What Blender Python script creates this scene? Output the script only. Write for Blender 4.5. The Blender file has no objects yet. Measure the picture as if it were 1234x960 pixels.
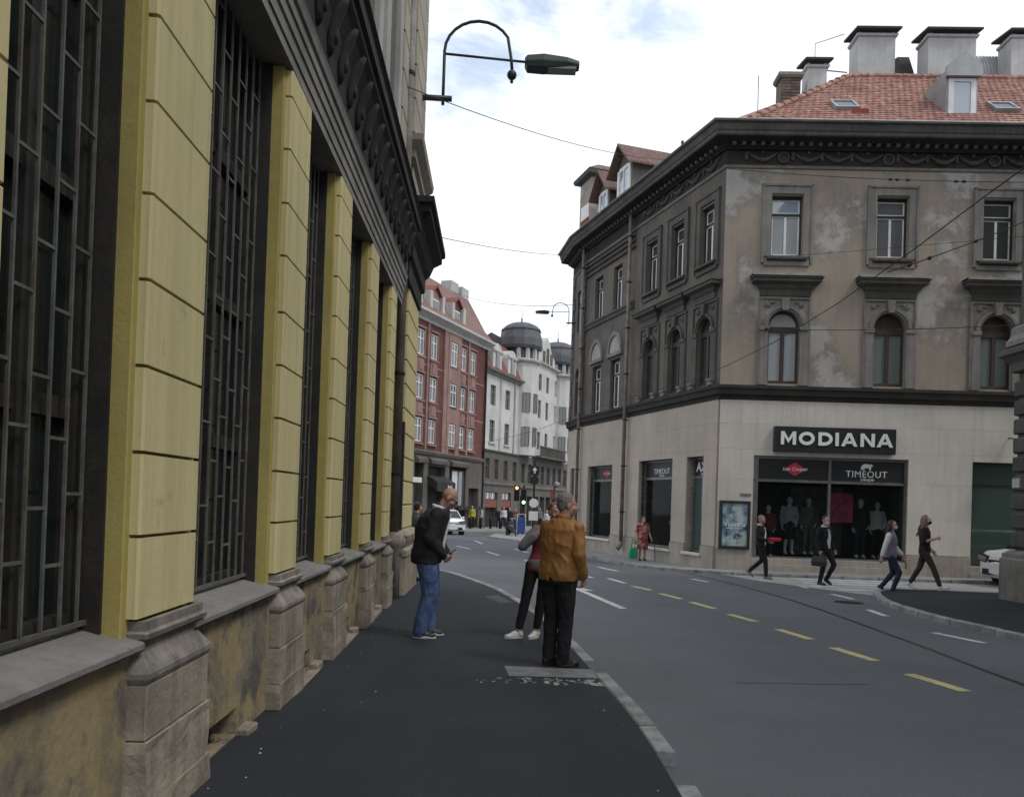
import bpy, bmesh, math, random
import numpy as np
from mathutils import Vector, Matrix, noise
R = math.radians
random.seed(7)
scene = bpy.context.scene
COL = scene.collection

# ------------------------------------------------------------------ camera
cam_d = bpy.data.cameras.new("camera")
cam = bpy.data.objects.new("camera", cam_d)
COL.objects.link(cam)
cam.location = (0, 0, 1.66)
cam.matrix_basis = Matrix.Translation((0, 0, 1.66)) @ Matrix.Rotation(R(90.6), 4, 'X') @ Matrix.Rotation(R(1.9), 4, 'Z')
cam_d.sensor_width = 36.0
cam_d.lens = 950 / 1234 * 36
cam_d.shift_y = (594 - 480) / 1234
cam_d.clip_end = 3000
scene.camera = cam

# ------------------------------------------------------------------ light
scene.view_settings.view_transform = 'Standard'
scene.view_settings.look = 'None'
scene.view_settings.exposure = 0.0
scene.view_settings.gamma = 1.0
SUN_EL, SUN_AZ = 54.0, 120.0      # azimuth clockwise from +Y
world = bpy.data.worlds.new("World")
scene.world = world
world.use_nodes = True
def build_sky():
    nt = world.node_tree
    N = nt.nodes; L = nt.links
    for n in list(N): N.remove(n)
    out = N.new('ShaderNodeOutputWorld'); bg = N.new('ShaderNodeBackground')
    sky = N.new('ShaderNodeTexSky'); sky.sky_type = 'NISHITA'; sky.sun_disc = False
    sky.sun_elevation = R(SUN_EL); sky.sun_rotation = R(SUN_AZ)
    tc = N.new('ShaderNodeTexCoord')
    nz = N.new('ShaderNodeTexNoise'); nz.inputs['Scale'].default_value = 5.0
    nz.inputs['Detail'].default_value = 7; nz.inputs['Roughness'].default_value = .62
    nz.inputs['Distortion'].default_value = .5
    mp = N.new('ShaderNodeMapping'); mp.inputs['Scale'].default_value = (1, 1, 1.9)
    mp.inputs['Location'].default_value = (3.1, 2.2, .4)
    L.new(tc.outputs['Generated'], mp.inputs['Vector']); L.new(mp.outputs['Vector'], nz.inputs['Vector'])
    def dot(v, a, b):
        d = N.new('ShaderNodeVectorMath'); d.operation = 'DOT_PRODUCT'
        vv = Vector(v).normalized(); d.inputs[1].default_value = vv
        L.new(tc.outputs['Generated'], d.inputs[0])
        m = N.new('ShaderNodeMapRange'); m.interpolation_type = 'SMOOTHSTEP'
        m.inputs['From Min'].default_value = a; m.inputs['From Max'].default_value = b
        L.new(d.outputs['Value'], m.inputs['Value']); return m.outputs['Result']
    def mth(op, a, b):
        m = N.new('ShaderNodeMath'); m.operation = op
        for i, x in enumerate((a, b)):
            if isinstance(x, (int, float)): m.inputs[i].default_value = x
            else: L.new(x, m.inputs[i])
        return m.outputs[0]
    g1 = dot((.02, .85, .53), .975, .999)
    g2 = dot((0.01, .97, .25), .992, 1.0)
    g3 = dot((-.9, -.5, .9), .86, 1.0)
    g4 = dot((.9, -.2, .9), .90, 1.0)
    s = mth('ADD', mth('MULTIPLY', nz.outputs['Fac'], 1.25), mth('MULTIPLY', mth('MAXIMUM', mth('MAXIMUM', g1, mth('MULTIPLY', g2, .55)), mth('MAXIMUM', g3, g4)), .2))
    gap = N.new('ShaderNodeMapRange'); gap.interpolation_type = 'SMOOTHSTEP'
    gap.inputs['From Min'].default_value = .77; gap.inputs['From Max'].default_value = 1.0
    gap.inputs['To Max'].default_value = .62
    L.new(s, gap.inputs['Value'])
    nz2 = N.new('ShaderNodeTexNoise'); nz2.inputs['Scale'].default_value = 3.0; nz2.inputs['Detail'].default_value = 6
    L.new(mp.outputs['Vector'], nz2.inputs['Vector'])
    cr = N.new('ShaderNodeMapRange'); cr.inputs['From Min'].default_value = .35; cr.inputs['From Max'].default_value = .7
    cr.inputs['To Min'].default_value = 10.6; cr.inputs['To Max'].default_value = 12.4
    L.new(nz2.outputs['Fac'], cr.inputs['Value'])
    cc = N.new('ShaderNodeCombineColor')
    for i, tint in enumerate((.94, 1.0, 1.08)): L.new(mth('MULTIPLY', cr.outputs['Result'], tint), cc.inputs[i])
    sm = N.new('ShaderNodeMix'); sm.data_type = 'RGBA'; sm.blend_type = 'MULTIPLY'; sm.inputs['Factor'].default_value = 1
    L.new(sky.outputs['Color'], sm.inputs['A']); sm.inputs['B'].default_value = (2.7, 2.6, 2.4, 1)
    mx = N.new('ShaderNodeMix'); mx.data_type = 'RGBA'
    L.new(gap.outputs['Result'], mx.inputs['Factor']); L.new(cc.outputs[0], mx.inputs['A']); L.new(sm.outputs['Result'], mx.inputs['B'])
    L.new(mx.outputs['Result'], bg.inputs['Color']); bg.inputs['Strength'].default_value = .1
    L.new(bg.outputs[0], out.inputs[0])
build_sky()
sd = bpy.data.lights.new("sun", 'SUN'); sd.energy = 1.4; sd.angle = R(15); sd.color = (1, .95, .88)
so = bpy.data.objects.new("sun", sd); COL.objects.link(so)
_sv = Vector((math.sin(R(SUN_AZ)) * math.cos(R(SUN_EL)), math.cos(R(SUN_AZ)) * math.cos(R(SUN_EL)), math.sin(R(SUN_EL))))
so.rotation_euler = _sv.to_track_quat('Z', 'Y').to_euler()
so.location = (20, -30, 40)

# ------------------------------------------------------------------ materials
MAT = {}
def M(name, c1, c2=None, thr=.5, soft=.12, scale=1.0, var=.1, fine=25, rough=.85, bump=.15, bscale=45, spec=.3,
      rnd=0.0, streak=0.0, metal=0.0, big=.1, emit=0.0, c3=None, thr3=.6, soft3=.05, scale3=3.0, vcol=None):
    m = bpy.data.materials.new(name); m.use_nodes = True
    nt = m.node_tree; N = nt.nodes; L = nt.links
    b = N['Principled BSDF']
    geo = N.new('ShaderNodeNewGeometry'); pos = geo.outputs['Position']
    def nz(scale, det=4, vec=None, rg=.6):
        n = N.new('ShaderNodeTexNoise'); n.inputs['Scale'].default_value = scale
        n.inputs['Detail'].default_value = det; n.inputs['Roughness'].default_value = rg
        L.new(vec or pos, n.inputs['Vector']); return n.outputs['Fac']
    def mr(x, a, b_, lo, hi):
        n = N.new('ShaderNodeMapRange')
        for k, v in zip(('From Min', 'From Max', 'To Min', 'To Max'), (a, b_, lo, hi)): n.inputs[k].default_value = v
        L.new(x, n.inputs['Value']); return n.outputs['Result']
    def mix(f, a, c, mode='MIX'):
        n = N.new('ShaderNodeMix'); n.data_type = 'RGBA'; n.blend_type = mode
        for k, v in (('Factor', f), ('A', a), ('B', c)):
            if isinstance(v, (tuple, list)): n.inputs[k].default_value = (*v, 1) if len(v) == 3 else v
            elif isinstance(v, (int, float)): n.inputs[k].default_value = v
            else: L.new(v, n.inputs[k])
        return n.outputs['Result']
    def mul(x, y):
        n = N.new('ShaderNodeMath'); n.operation = 'MULTIPLY'
        for i, v in enumerate((x, y)):
            if isinstance(v, (int, float)): n.inputs[i].default_value = v
            else: L.new(v, n.inputs[i])
        return n.outputs[0]
    col = tuple(c1)
    if c2: col = mix(mr(nz(scale, 6), thr - soft, thr + soft, 0, 1), c1, c2)
    if c3: col = mix(mr(nz(scale3, 7, rg=.7), thr3 - soft3, thr3 + soft3, 0, 1), col, c3)
    f = mul(mr(nz(fine, 3), .25, .75, 1 - var, 1 + var), mr(nz(.45, 4), .3, .7, 1 - big, 1 + big))
    if streak:
        mp = N.new('ShaderNodeMapping'); mp.inputs['Scale'].default_value = (5, 5, .25); L.new(pos, mp.inputs['Vector'])
        f = mul(f, mr(nz(1.6, 5, mp.outputs['Vector']), .45, .72, 1, 1 - streak))
    if rnd:
        oi = N.new('ShaderNodeObjectInfo'); f = mul(f, mr(oi.outputs['Random'], 0, 1, 1 - rnd, 1 + rnd))
    cc = N.new('ShaderNodeCombineColor')
    for i in range(3): L.new(f, cc.inputs[i])
    col = mix(1.0, col, cc.outputs[0], 'MULTIPLY')
    L.new(col, b.inputs['Base Color'])
    b.inputs['Roughness'].default_value = rough
    b.inputs['Specular IOR Level'].default_value = spec
    b.inputs['Metallic'].default_value = metal
    if bump:
        bn = N.new('ShaderNodeBump'); bn.inputs['Strength'].default_value = bump; bn.inputs['Distance'].default_value = .02
        L.new(nz(bscale, 5), bn.inputs['Height']); L.new(bn.outputs[0], b.inputs['Normal'])
    if emit:
        b.inputs['Emission Color'].default_value = (*c1, 1); b.inputs['Emission Strength'].default_value = emit
    MAT[name] = m
    return m
def glass(name, tint=(.02, .025, .03), rough=.04, ior=1.8, trans=0.0):
    m = bpy.data.materials.new(name); m.use_nodes = True
    nt = m.node_tree; N = nt.nodes; L = nt.links; b = N['Principled BSDF']
    b.inputs['Base Color'].default_value = (*tint, 1); b.inputs['Roughness'].default_value = rough
    b.inputs['IOR'].default_value = ior; b.inputs['Specular IOR Level'].default_value = .5
    nzn = N.new('ShaderNodeTexNoise'); nzn.inputs['Scale'].default_value = 1.3
    geo = N.new('ShaderNodeNewGeometry'); L.new(geo.outputs['Position'], nzn.inputs['Vector'])
    bn = N.new('ShaderNodeBump'); bn.inputs['Strength'].default_value = .06; bn.inputs['Distance'].default_value = .05
    L.new(nzn.outputs['Fac'], bn.inputs['Height']); L.new(bn.outputs[0], b.inputs['Normal'])
    if trans:
        t = N.new('ShaderNodeBsdfTransparent'); t.inputs['Color'].default_value = (.82, .86, .85, 1)
        mx = N.new('ShaderNodeMixShader'); mx.inputs[0].default_value = 1 - trans
        L.new(t.outputs[0], mx.inputs[1]); L.new(b.outputs[0], mx.inputs[2])
        L.new(mx.outputs[0], N['Material Output'].inputs[0])
    MAT[name] = m
    return m

M('asphalt_road', (.114, .119, .131), (.099, .102, .108), thr=.52, soft=.15, scale=.35, var=.16, fine=55, bump=.35, bscale=90, rough=.78, c3=(.122, .12, .118), thr3=.64, scale3=1.1)
M('asphalt_walk', (.017, .021, .026), (.023, .027, .032), scale=.8, var=.18, fine=60, bump=.4, bscale=110, rough=.8, c3=(.034, .038, .043), thr3=.68, scale3=1.6)
M('asphalt_old', (.10, .10, .103), (.125, .123, .12), scale=.8, var=.14, fine=50, bump=.3, bscale=80)
M('pale_paving', (.36, .35, .335), (.28, .275, .265), scale=.9, var=.12, bump=.2, c3=(.42, .41, .4), thr3=.6, scale3=2)
M('walk_pale', (.27, .265, .26), (.22, .217, .215), scale=.9, var=.12, bump=.2)
M('kerb_stone', (.30, .30, .295), (.17, .17, .17), scale=3, var=.2, rnd=.12, bump=.4)
M('paint_yellow', (.55, .48, .23), (.38, .34, .2), thr=.55, scale=4, var=.15, fine=40, c3=(.16, .155, .15), thr3=.62, scale3=14)
M('paint_white', (.58, .58, .57), (.4, .4, .4), thr=.55, scale=4, var=.15, fine=40, c3=(.17, .17, .17), thr3=.6, scale3=14)
M('paint_worn', (.36, .36, .35), (.18, .18, .18), thr=.5, scale=5, var=.2, fine=40, c3=(.08, .083, .087), thr3=.55, scale3=16)
M('earth', (.12, .11, .09), (.09, .085, .07), scale=.2)
M('iron_dark', (.03, .03, .032), rough=.55, metal=.6, var=.2, bump=.1)
M('rail_steel', (.06, .058, .056), rough=.45, metal=.7, var=.2, bump=.1)
M('yellow_plaster', (.60, .525, .28), (.53, .465, .24), scale=.9, var=.035, fine=30, bump=.07, bscale=40, streak=.2, rnd=.03, c3=(.40, .35, .2), thr3=.67, scale3=4)
M('yellow_shaded', (.40, .33, .11), (.33, .27, .09), scale=1.4, var=.06, bump=.15, streak=.1)  # darker copy of the yellow plaster, jamb shade put into its colour
M('ochre_peeling', (.33, .265, .15), (.22, .19, .14), thr=.52, soft=.05, scale=1.7, var=.12, bump=.45, bscale=14, c3=(.12, .11, .10), thr3=.54, scale3=2.2, streak=.2)
M('stone_plinth', (.36, .315, .25), (.235, .205, .165), scale=2.6, var=.14, fine=30, bump=.4, bscale=24, streak=.4, rnd=.03)
M('stone_mould', (.28, .25, .215), (.2, .18, .16), scale=3, var=.14, bump=.35, bscale=30, streak=.5)
M('stone_rough', (.30, .25, .19), (.22, .19, .155), scale=3, var=.2, bump=.9, bscale=14, rnd=.1)
M('sill_stone', (.22, .21, .20), (.17, .162, .155), scale=3, var=.12, bump=.25)
M('arch_grey', (.26, .245, .225), (.18, .172, .16), scale=2, var=.1, bump=.2, streak=.2)
M('soot_stone', (.034, .032, .03), (.024, .023, .022), scale=2, var=.15, bump=.4, bscale=20)
M('upper_stone', (.40, .36, .28), (.33, .30, .25), scale=1.4, var=.08, bump=.2, streak=.2)
M('upper_grey', (.42, .41, .385), (.34, .33, .31), scale=1.4, var=.08, bump=.2, streak=.25)
M('pipe_rust', (.14, .115, .095), (.22, .2, .18), scale=3, var=.2, rough=.6, bump=.2)
M('iron_grille', (.13, .135, .125), (.09, .085, .075), scale=6, var=.2, rough=.6, bump=.1)
M('wood_dark', (.035, .032, .029), (.023, .021, .02), scale=4, var=.2, rough=.6)
M('flat_paper', (.4, .4, .39), var=.05, bump=0)
M('rubble', (.2, .15, .1), (.1, .08, .06), scale=6, var=.3, bump=.9, bscale=12)
glass('pane_dark', (.012, .018, .017), ior=1.6, rough=.12)
glass('pane_mid', (.05, .055, .055), ior=2.0)
glass('pane_sky', (.3, .36, .42), ior=2.2)  # pale blue sky reflection painted into the base colour
glass('pane_curtain', (.17, .2, .19), ior=1.8)
glass('pane_lace', (.14, .14, .145), ior=1.7)
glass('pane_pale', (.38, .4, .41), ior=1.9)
glass('shop_glass', (.02, .022, .022), ior=1.55, trans=.86)
glass('green_glass', (.055, .085, .07), ior=1.6, rough=.06)
glass('teal_glass', (.05, .095, .085), ior=1.7, rough=.06)

# ------------------------------------------------------------------ mesh builder
class MB:
    def __init__(s): s.v = []; s.f = []; s.m = []
    def add(s, vs, fs, mi=0):
        o = len(s.v); s.v += [tuple(p) for p in vs]
        for f in fs: s.f.append(tuple(i + o for i in f)); s.m.append(mi)
        return s
    def box(s, x0, x1, y0, y1, z0, z1, mi=0):
        return s.add([(x0, y0, z0), (x1, y0, z0), (x1, y1, z0), (x0, y1, z0), (x0, y0, z1), (x1, y0, z1), (x1, y1, z1), (x0, y1, z1)],
                     [(0, 3, 2, 1), (4, 5, 6, 7), (0, 1, 5, 4), (1, 2, 6, 5), (2, 3, 7, 6), (3, 0, 4, 7)], mi)
    def prism(s, poly, axis, a, b, mi=0):
        # poly: list of 2D points; axis 'x': poly=(y,z); 'y': poly=(x,z); 'z': poly=(x,y)
        def P(p, t): return {'x': (t, p[0], p[1]), 'y': (p[0], t, p[1]), 'z': (p[0], p[1], t)}[axis]
        n = len(poly)
        area = sum(poly[i][0] * poly[(i + 1) % n][1] - poly[(i + 1) % n][0] * poly[i][1] for i in range(n))
        if (area < 0) != (axis == 'y'): poly = poly[::-1]
        vs = [P(p, a) for p in poly] + [P(p, b) for p in poly]
        fs = [tuple(range(n - 1, -1, -1)), tuple(range(n, 2 * n))]
        for i in range(n):
            j = (i + 1) % n; fs.append((i, j, j + n, i + n))
        if b < a: fs = [f[::-1] for f in fs]
        return s.add(vs, fs, mi)
    def loft(s, rings, mi=0, cap=True, closed=True):
        n = len(rings[0]); vs = [p for r in rings for p in r]; fs = []
        for k in range(len(rings) - 1):
            for i in range(n if closed else n - 1):
                j = (i + 1) % n; fs.append((k * n + i, k * n + j, (k + 1) * n + j, (k + 1) * n + i))
        if cap and closed:
            fs.append(tuple(range(n - 1, -1, -1))); fs.append(tuple(range((len(rings) - 1) * n, len(rings) * n)))
        return s.add(vs, fs, mi)
    def tube(s, pts, r, n=8, mi=0):
        pts = [Vector(p) for p in pts]; rings = []
        rr = r if isinstance(r, (list, tuple)) else [r] * len(pts)
        up = None
        for i, p in enumerate(pts):
            t = (pts[min(i + 1, len(pts) - 1)] - pts[max(i - 1, 0)]).normalized()
            if up is None:
                up = Vector((0, 0, 1)) if abs(t.z) < .9 else Vector((1, 0, 0))
            a = t.cross(up)
            if a.length < 1e-4: a = t.cross(Vector((0, 1, 0)))
            a.normalize(); b = a.cross(t).normalized(); up = b
            rings.append([p + a * (rr[i] * math.cos(-2 * math.pi * k / n)) + b * (rr[i] * math.sin(-2 * math.pi * k / n)) for k in range(n)])
        return s.loft(rings, mi)
    def lathe(s, prof, c=(0, 0, 0), n=12, mi=0):
        rings = [[(c[0] + r * math.cos(2 * math.pi * k / n), c[1] + r * math.sin(2 * math.pi * k / n), c[2] + z) for k in range(n)] for r, z in prof]
        return s.loft(rings, mi)
    def ball(s, c, r, n=10, m=6, mi=0):
        if not isinstance(r, (tuple, list)): r = (r, r, r)
        rings = []
        for i in range(m + 1):
            t = math.pi * (.02 + .96 * i / m) - math.pi / 2
            rings.append([(c[0] + r[0] * math.cos(t) * math.cos(2 * math.pi * k / n), c[1] + r[1] * math.cos(t) * math.sin(2 * math.pi * k / n), c[2] + r[2] * math.sin(t)) for k in range(n)])
        return s.loft(rings, mi)
    def sweep(s, prof, path, mi=0):
        # prof: (out, z) list from bottom to top; path: 2D points, outward on the right-hand side of travel
        P = [Vector(p) for p in path]; offs = []
        for i, p in enumerate(P):
            ns = []
            if i > 0: d = (P[i] - P[i - 1]).normalized(); ns.append(Vector((d.y, -d.x)))
            if i < len(P) - 1: d = (P[i + 1] - P[i]).normalized(); ns.append(Vector((d.y, -d.x)))
            if len(ns) == 2:
                b = (ns[0] + ns[1]).normalized(); offs.append(b / max(.3, b.dot(ns[0])))
            else: offs.append(ns[0])
        n = len(prof); vs = []; fs = []
        for p, o in zip(P, offs):
            for (u, z) in prof: q = p + o * u; vs.append((q.x, q.y, z))
        for k in range(len(P) - 1):
            for i in range(n - 1):
                fs.append((k * n + i, (k + 1) * n + i, (k + 1) * n + i + 1, k * n + i + 1))
        fs.append(tuple(range(n))); fs.append(tuple(reversed(range((len(P) - 1) * n, len(P) * n))))
        return s.add(vs, fs, mi)
    def wall(s, x0, x1, z0, z1, holes, y=0.0, depth=.25, mi=0, mr=None):
        # a front sheet at y facing -y with rectangular or arched holes and their reveals
        mr = mi if mr is None else mr
        xs = sorted({x0, x1, *[h[0] for h in holes], *[h[1] for h in holes]})
        zs = sorted({z0, z1, *[h[2] for h in holes], *[h[3] for h in holes]})
        for a, b in zip(xs, xs[1:]):
            run = None
            for c, d in zip(zs, zs[1:]):
                inh = any(h[0] - 1e-6 <= a and b <= h[1] + 1e-6 and h[2] - 1e-6 <= c and d <= h[3] + 1e-6 for h in holes)
                if inh or a < x0 - 1e-6 or b > x1 + 1e-6 or c < z0 - 1e-6 or d > z1 + 1e-6:
                    if run: s.add([(a, y, run[0]), (b, y, run[0]), (b, y, run[1]), (a, y, run[1])], [(0, 1, 2, 3)], mi); run = None
                else: run = (run[0] if run else c, d)
            if run: s.add([(a, y, run[0]), (b, y, run[0]), (b, y, run[1]), (a, y, run[1])], [(0, 1, 2, 3)], mi)
        for h in holes:
            a, b, c, d = h[:4]; Y = y + depth
            if len(h) > 4:    # arch: h[4] = spring height
                sp = h[4]; cx = (a + b) / 2; r = (b - a) / 2; k = 12; ry = d - sp
                arc = [(cx - r * math.cos(math.pi * i / k), sp + ry * math.sin(math.pi * i / k)) for i in range(k + 1)]
                for half, corner in ((arc[:k // 2 + 1], (a, d)), (arc[k // 2:], (b, d))):
                    for p, q in zip(half, half[1:]):
                        s.add([(p[0], y, p[1]), (corner[0], y, corner[1]), (q[0], y, q[1])], [(2, 1, 0)], mi)
                for p, q in zip(arc, arc[1:]):
                    s.add([(p[0], y, p[1]), (q[0], y, q[1]), (q[0], Y, q[1]), (p[0], Y, p[1])], [(0, 1, 2, 3)], mr)
                d = sp
            else:
                s.add([(a, y, d), (b, y, d), (b, Y, d), (a, Y, d)], [(0, 1, 2, 3)], mr)
            s.add([(a, y, c), (a, y, d), (a, Y, d), (a, Y, c)], [(0, 1, 2, 3)], mr)
            s.add([(b, y, c), (b, Y, c), (b, Y, d), (b, y, d)], [(0, 1, 2, 3)], mr)
            s.add([(a, y, c), (a, Y, c), (b, Y, c), (b, y, c)], [(0, 1, 2, 3)], mr)
        return s
    def mesh(s, name, mats, smooth=False, bevel=0.0, clean=False):
        me = bpy.data.meshes.new(name); me.from_pydata(s.v, [], s.f)
        for m in (mats if isinstance(mats, (list, tuple)) else [mats]): me.materials.append(MAT[m] if isinstance(m, str) else m)
        me.polygons.foreach_set('material_index', s.m)
        if bevel or clean:
            bm = bmesh.new(); bm.from_mesh(me)
            bmesh.ops.remove_doubles(bm, verts=bm.verts, dist=1e-5)
            if bevel:
                es = [e for e in bm.edges if len(e.link_faces) == 2 and e.calc_face_angle(0) > .5]
                bmesh.ops.bevel(bm, geom=es, offset=bevel, segments=1, affect='EDGES', profile=.5)
            bm.to_mesh(me); bm.free()
        if smooth: me.polygons.foreach_set('use_smooth', [True] * len(me.polygons))
        me.update(); return me

WM = {}
I4 = Matrix.Identity(4)
def T(x, y, z=0.0): return Matrix.Translation((x, y, z))
def RZ(a): return Matrix.Rotation(R(a), 4, 'Z')
def FR(ox, oy, ang, oz=0.0): return T(ox, oy, oz) @ RZ(ang)
def put(o, parent=None, W=I4):
    COL.objects.link(o); WM[o] = W.copy()
    if parent: o.parent = parent; o.matrix_basis = WM[parent].inverted() @ W
    else: o.matrix_basis = W
    return o
def tag(o, label=None, cat=None, group=None, kind=None):
    if label: o['label'] = label
    if cat: o['category'] = cat
    if group: o['group'] = group
    if kind: o['kind'] = kind
    return o
def thing(name, label, cat, W=I4, group=None):
    return tag(put(bpy.data.objects.new(name, None), None, W), label, cat, group)
def ob(name, me, parent=None, W=I4): return put(bpy.data.objects.new(name, me), parent, W)
def mk(name, mb, mats, parent=None, W=I4, smooth=False, bevel=0.0, clean=False):
    return ob(name, mb.mesh(name, mats, smooth, bevel, clean), parent, W)
def struct(name, mb, mats, **k):
    o = mk(name, mb, mats, **k); o['kind'] = 'structure'; return o
CACHE = {}
def cached(key, fn):
    if key not in CACHE: CACHE[key] = fn()
    return CACHE[key]
def gz(y): return -.01 * y
def copy_tree(o, W, parent=None):
    c = o.copy(); COL.objects.link(c); WM[c] = W.copy()
    c.parent = parent
    c.matrix_basis = (WM[parent].inverted() @ W) if parent else W
    for ch in o.children:
        copy_tree(ch, W @ WM[o].inverted() @ WM[ch], c)
    return c
def text_mesh(txt, size, bold=0.0, depth=.01, shear=0.0, space=1.0, align='CENTER'):
    cu = bpy.data.curves.new('lettering', 'FONT'); cu.body = txt; cu.size = size; cu.extrude = depth; cu.offset = bold
    cu.align_x = align; cu.align_y = 'CENTER'; cu.shear = shear; cu.space_character = space; cu.resolution_u = 3
    o = bpy.data.objects.new('lettering', cu); COL.objects.link(o)
    bpy.context.view_layer.update()
    me = bpy.data.meshes.new_from_object(o.evaluated_get(bpy.context.evaluated_depsgraph_get()))
    bpy.data.objects.remove(o); bpy.data.curves.remove(cu)
    return me
FACE = Matrix.Rotation(R(90), 4, 'X')   # lays lettering up against a wall that faces -y
def text(name, txt, size, mat, parent, W, **k):
    me = text_mesh(txt, size, **k); me.materials.clear(); me.materials.append(MAT[mat])
    return ob(name, me, parent, W @ FACE)
# ------------------------------------------------------------------ ground, road, pavements
def sheet(poly, dz): return MB().add([(x, y, gz(y) + dz) for x, y in poly], [tuple(range(len(poly)))])
struct('ground', sheet([(-400, -200), (400, -200), (400, 700), (-400, 700)], -.03), 'earth')
road = struct('road', sheet([(-60, -40), (60, -40), (60, 130), (-60, 130)], 0), 'asphalt_road')
def spline(pts, n=6):
    P = [Vector(p) for p in pts]; out = []
    for i in range(len(P) - 1):
        a = P[max(i - 1, 0)]; b = P[i]; c = P[i + 1]; d = P[min(i + 2, len(P) - 1)]
        for k in range(n):
            t = k / n
            out.append(.5 * ((2 * b) + (c - a) * t + (2 * a - 5 * b + 4 * c - d) * t * t + (3 * b - a - 3 * c + d) * t ** 3))
    out.append(P[-1]); return out
def resample(pts, step):
    out = [pts[0]]; acc = 0
    for a, b in zip(pts, pts[1:]):
        L = (b - a).length; t = step - acc
        while t <= L:
            out.append(a + (b - a) * (t / L)); t += step
        acc = (acc + L) % step if L + acc >= step else acc + L
    return out
def slab(name, poly, h, mat):
    mb = MB(); n = len(poly)
    top = [(x, y, gz(y) + h) for x, y in poly]; bot = [(x, y, gz(y) - .05) for x, y in poly]
    mb.add(top + bot, [tuple(range(n))] + [(i, i + n, (i + 1) % n + n, (i + 1) % n) for i in range(n)])
    return struct(name, mb, mat)
def kerb(name, pts, width, h, side, gap_fn=None, step=1.0, mat='kerb_stone'):
    k = bpy.data.objects.new(name, None); put(k); k['kind'] = 'structure'
    q = resample(pts, step)
    for i, (a, b) in enumerate(zip(q, q[1:])):
        if gap_fn and gap_fn((a + b) / 2): continue
        d = (b - a).normalized(); nrm = Vector((d.y, -d.x)) * side
        e = d * random.uniform(.006, .02); j = random.uniform(-.008, .008); hz = h + random.uniform(-.004, .01)
        c = [a + e + nrm * j, b - e + nrm * j, b - e + nrm * (width + j), a + e + nrm * (width + j)]
        mb = MB(); vs = [(p.x, p.y, gz(p.y) + hz) for p in c] + [(p.x, p.y, gz(p.y) - .05) for p in c]
        mb.add(vs, [(0, 1, 2, 3), (4, 7, 6, 5), (0, 4, 5, 1), (1, 5, 6, 2), (2, 6, 7, 3), (3, 7, 4, 0)])
        me = mb.mesh('kerb_stone', mat)
        bm = bmesh.new(); bm.from_mesh(me); bmesh.ops.recalc_face_normals(bm, faces=bm.faces)
        bmesh.ops.bevel(bm, geom=list(bm.edges), offset=.012, segments=1, affect='EDGES'); bm.to_mesh(me); bm.free()
        ob('kerb_stone', me, k)
    return k
HW = .10
kl = spline([(.96, -14), (.98, -4), (.99, 3), (.99, 5.6), (.87, 7.4), (.69, 9.5), (.35, 12.1), (-.21, 15.1), (-.78, 17.0), (-1.34, 18.6), (-2.0, 19.9), (-3.6, 21.8), (-6.5, 23.4), (-14, 25.2)])
slab('pavement', [(p.x, p.y) for p in kl] + [(-14, 15.2), (-2.2, 15.2), (-2.2, -14)], HW, 'asphalt_walk')
kerb('kerb', kl, .135, HW + .004, 1, gap_fn=lambda p: 4.9 < p.y < 5.5 or 7.75 < p.y < 8.4 or p.x < -8 or p.y < 2, step=.62)
# pavement along the corner building
kr = spline([(-1.2, 44.5), (.1, 42.0), (1.0, 38.7), (1.9, 33.5), (2.75, 29.4), (3.55, 25.9), (4.3, 23.9), (5.4, 22.9), (7.0, 22.35), (10, 22.25), (24, 21.9)])
slab('pavement_by_shop', [(p.x, p.y) for p in kr] + [(24, 26), (6.2, 23.6), (3.2, 33.6), (2.9, 46), (2, 50), (-1, 50)], .09, 'walk_pale')
kerb('kerb_by_shop', kr, .16, .094, 1)
# the side street and the pavement round the dark rusticated building
slab('side_street', [(6.1, 22.4), (6.6, 20.6), (8.0, 17.9), (9.1, 16.5), (30, 16.5), (30, 23), (6.9, 22.6)], .006, 'pale_paving')
k2 = spline([(24, 18.2), (12.5, 18.35), (9.6, 18.6), (8.75, 18.3), (8.2, 17.4), (7.65, 15.8), (7.4, 14.0), (7.42, 12.5), (7.65, 11.2), (8.0, 9.4), (8.4, 6), (8.6, -14)])
slab('pavement_by_corner', [(p.x, p.y) for p in k2] + [(14, -14), (24, -14)], .09, 'asphalt_walk')
kerb('kerb_by_corner', k2, .16, .094, 1)
# far square kerb under the row of houses
slab('square_pavement', [(-12.5, 52), (-4.6, 50.6), (-1.5, 57), (2.2, 63), (6.5, 76), (12, 90), (12, 100), (-8, 66)], .11, 'walk_pale')
def strip(pts, w, dz, mat, name, parent=road):
    mb = MB(); P = [Vector(p) for p in pts]; vs = []
    for i, p in enumerate(P):
        d = (P[min(i + 1, len(P) - 1)] - P[max(i - 1, 0)]).normalized(); n = Vector((d.y, -d.x)) * w / 2
        for q in (p + n, p - n): vs.append((q.x, q.y, gz(q.y) + dz))
    mb.add(vs, [(2 * i, 2 * i + 2, 2 * i + 3, 2 * i + 1) for i in range(len(P) - 1)])
    o = mk(name, mb, mat, parent)
    return o
trk = spline([(5.1, -12), (5.3, 3), (5.43, 8.3), (5.6, 11), (5.76, 15.8), (5.45, 20.2), (4.9, 23.4), (3.63, 27.5), (2.6, 31.3), (1.02, 38.7), (-2.5, 48), (-9, 57)])
for dx in (0.0,):
    t = strip([(p.x + dx, p.y) for p in trk], .07, .004, 'rail_steel', 'tram_rail')
trk2 = spline([(p.x + 1.45, p.y + .3) for p in trk][::6], 6)
strip([(p.x, p.y) for p in trk2 if p.y > 24.5], .06, .004, 'rail_steel', 'tram_rail')
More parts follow.
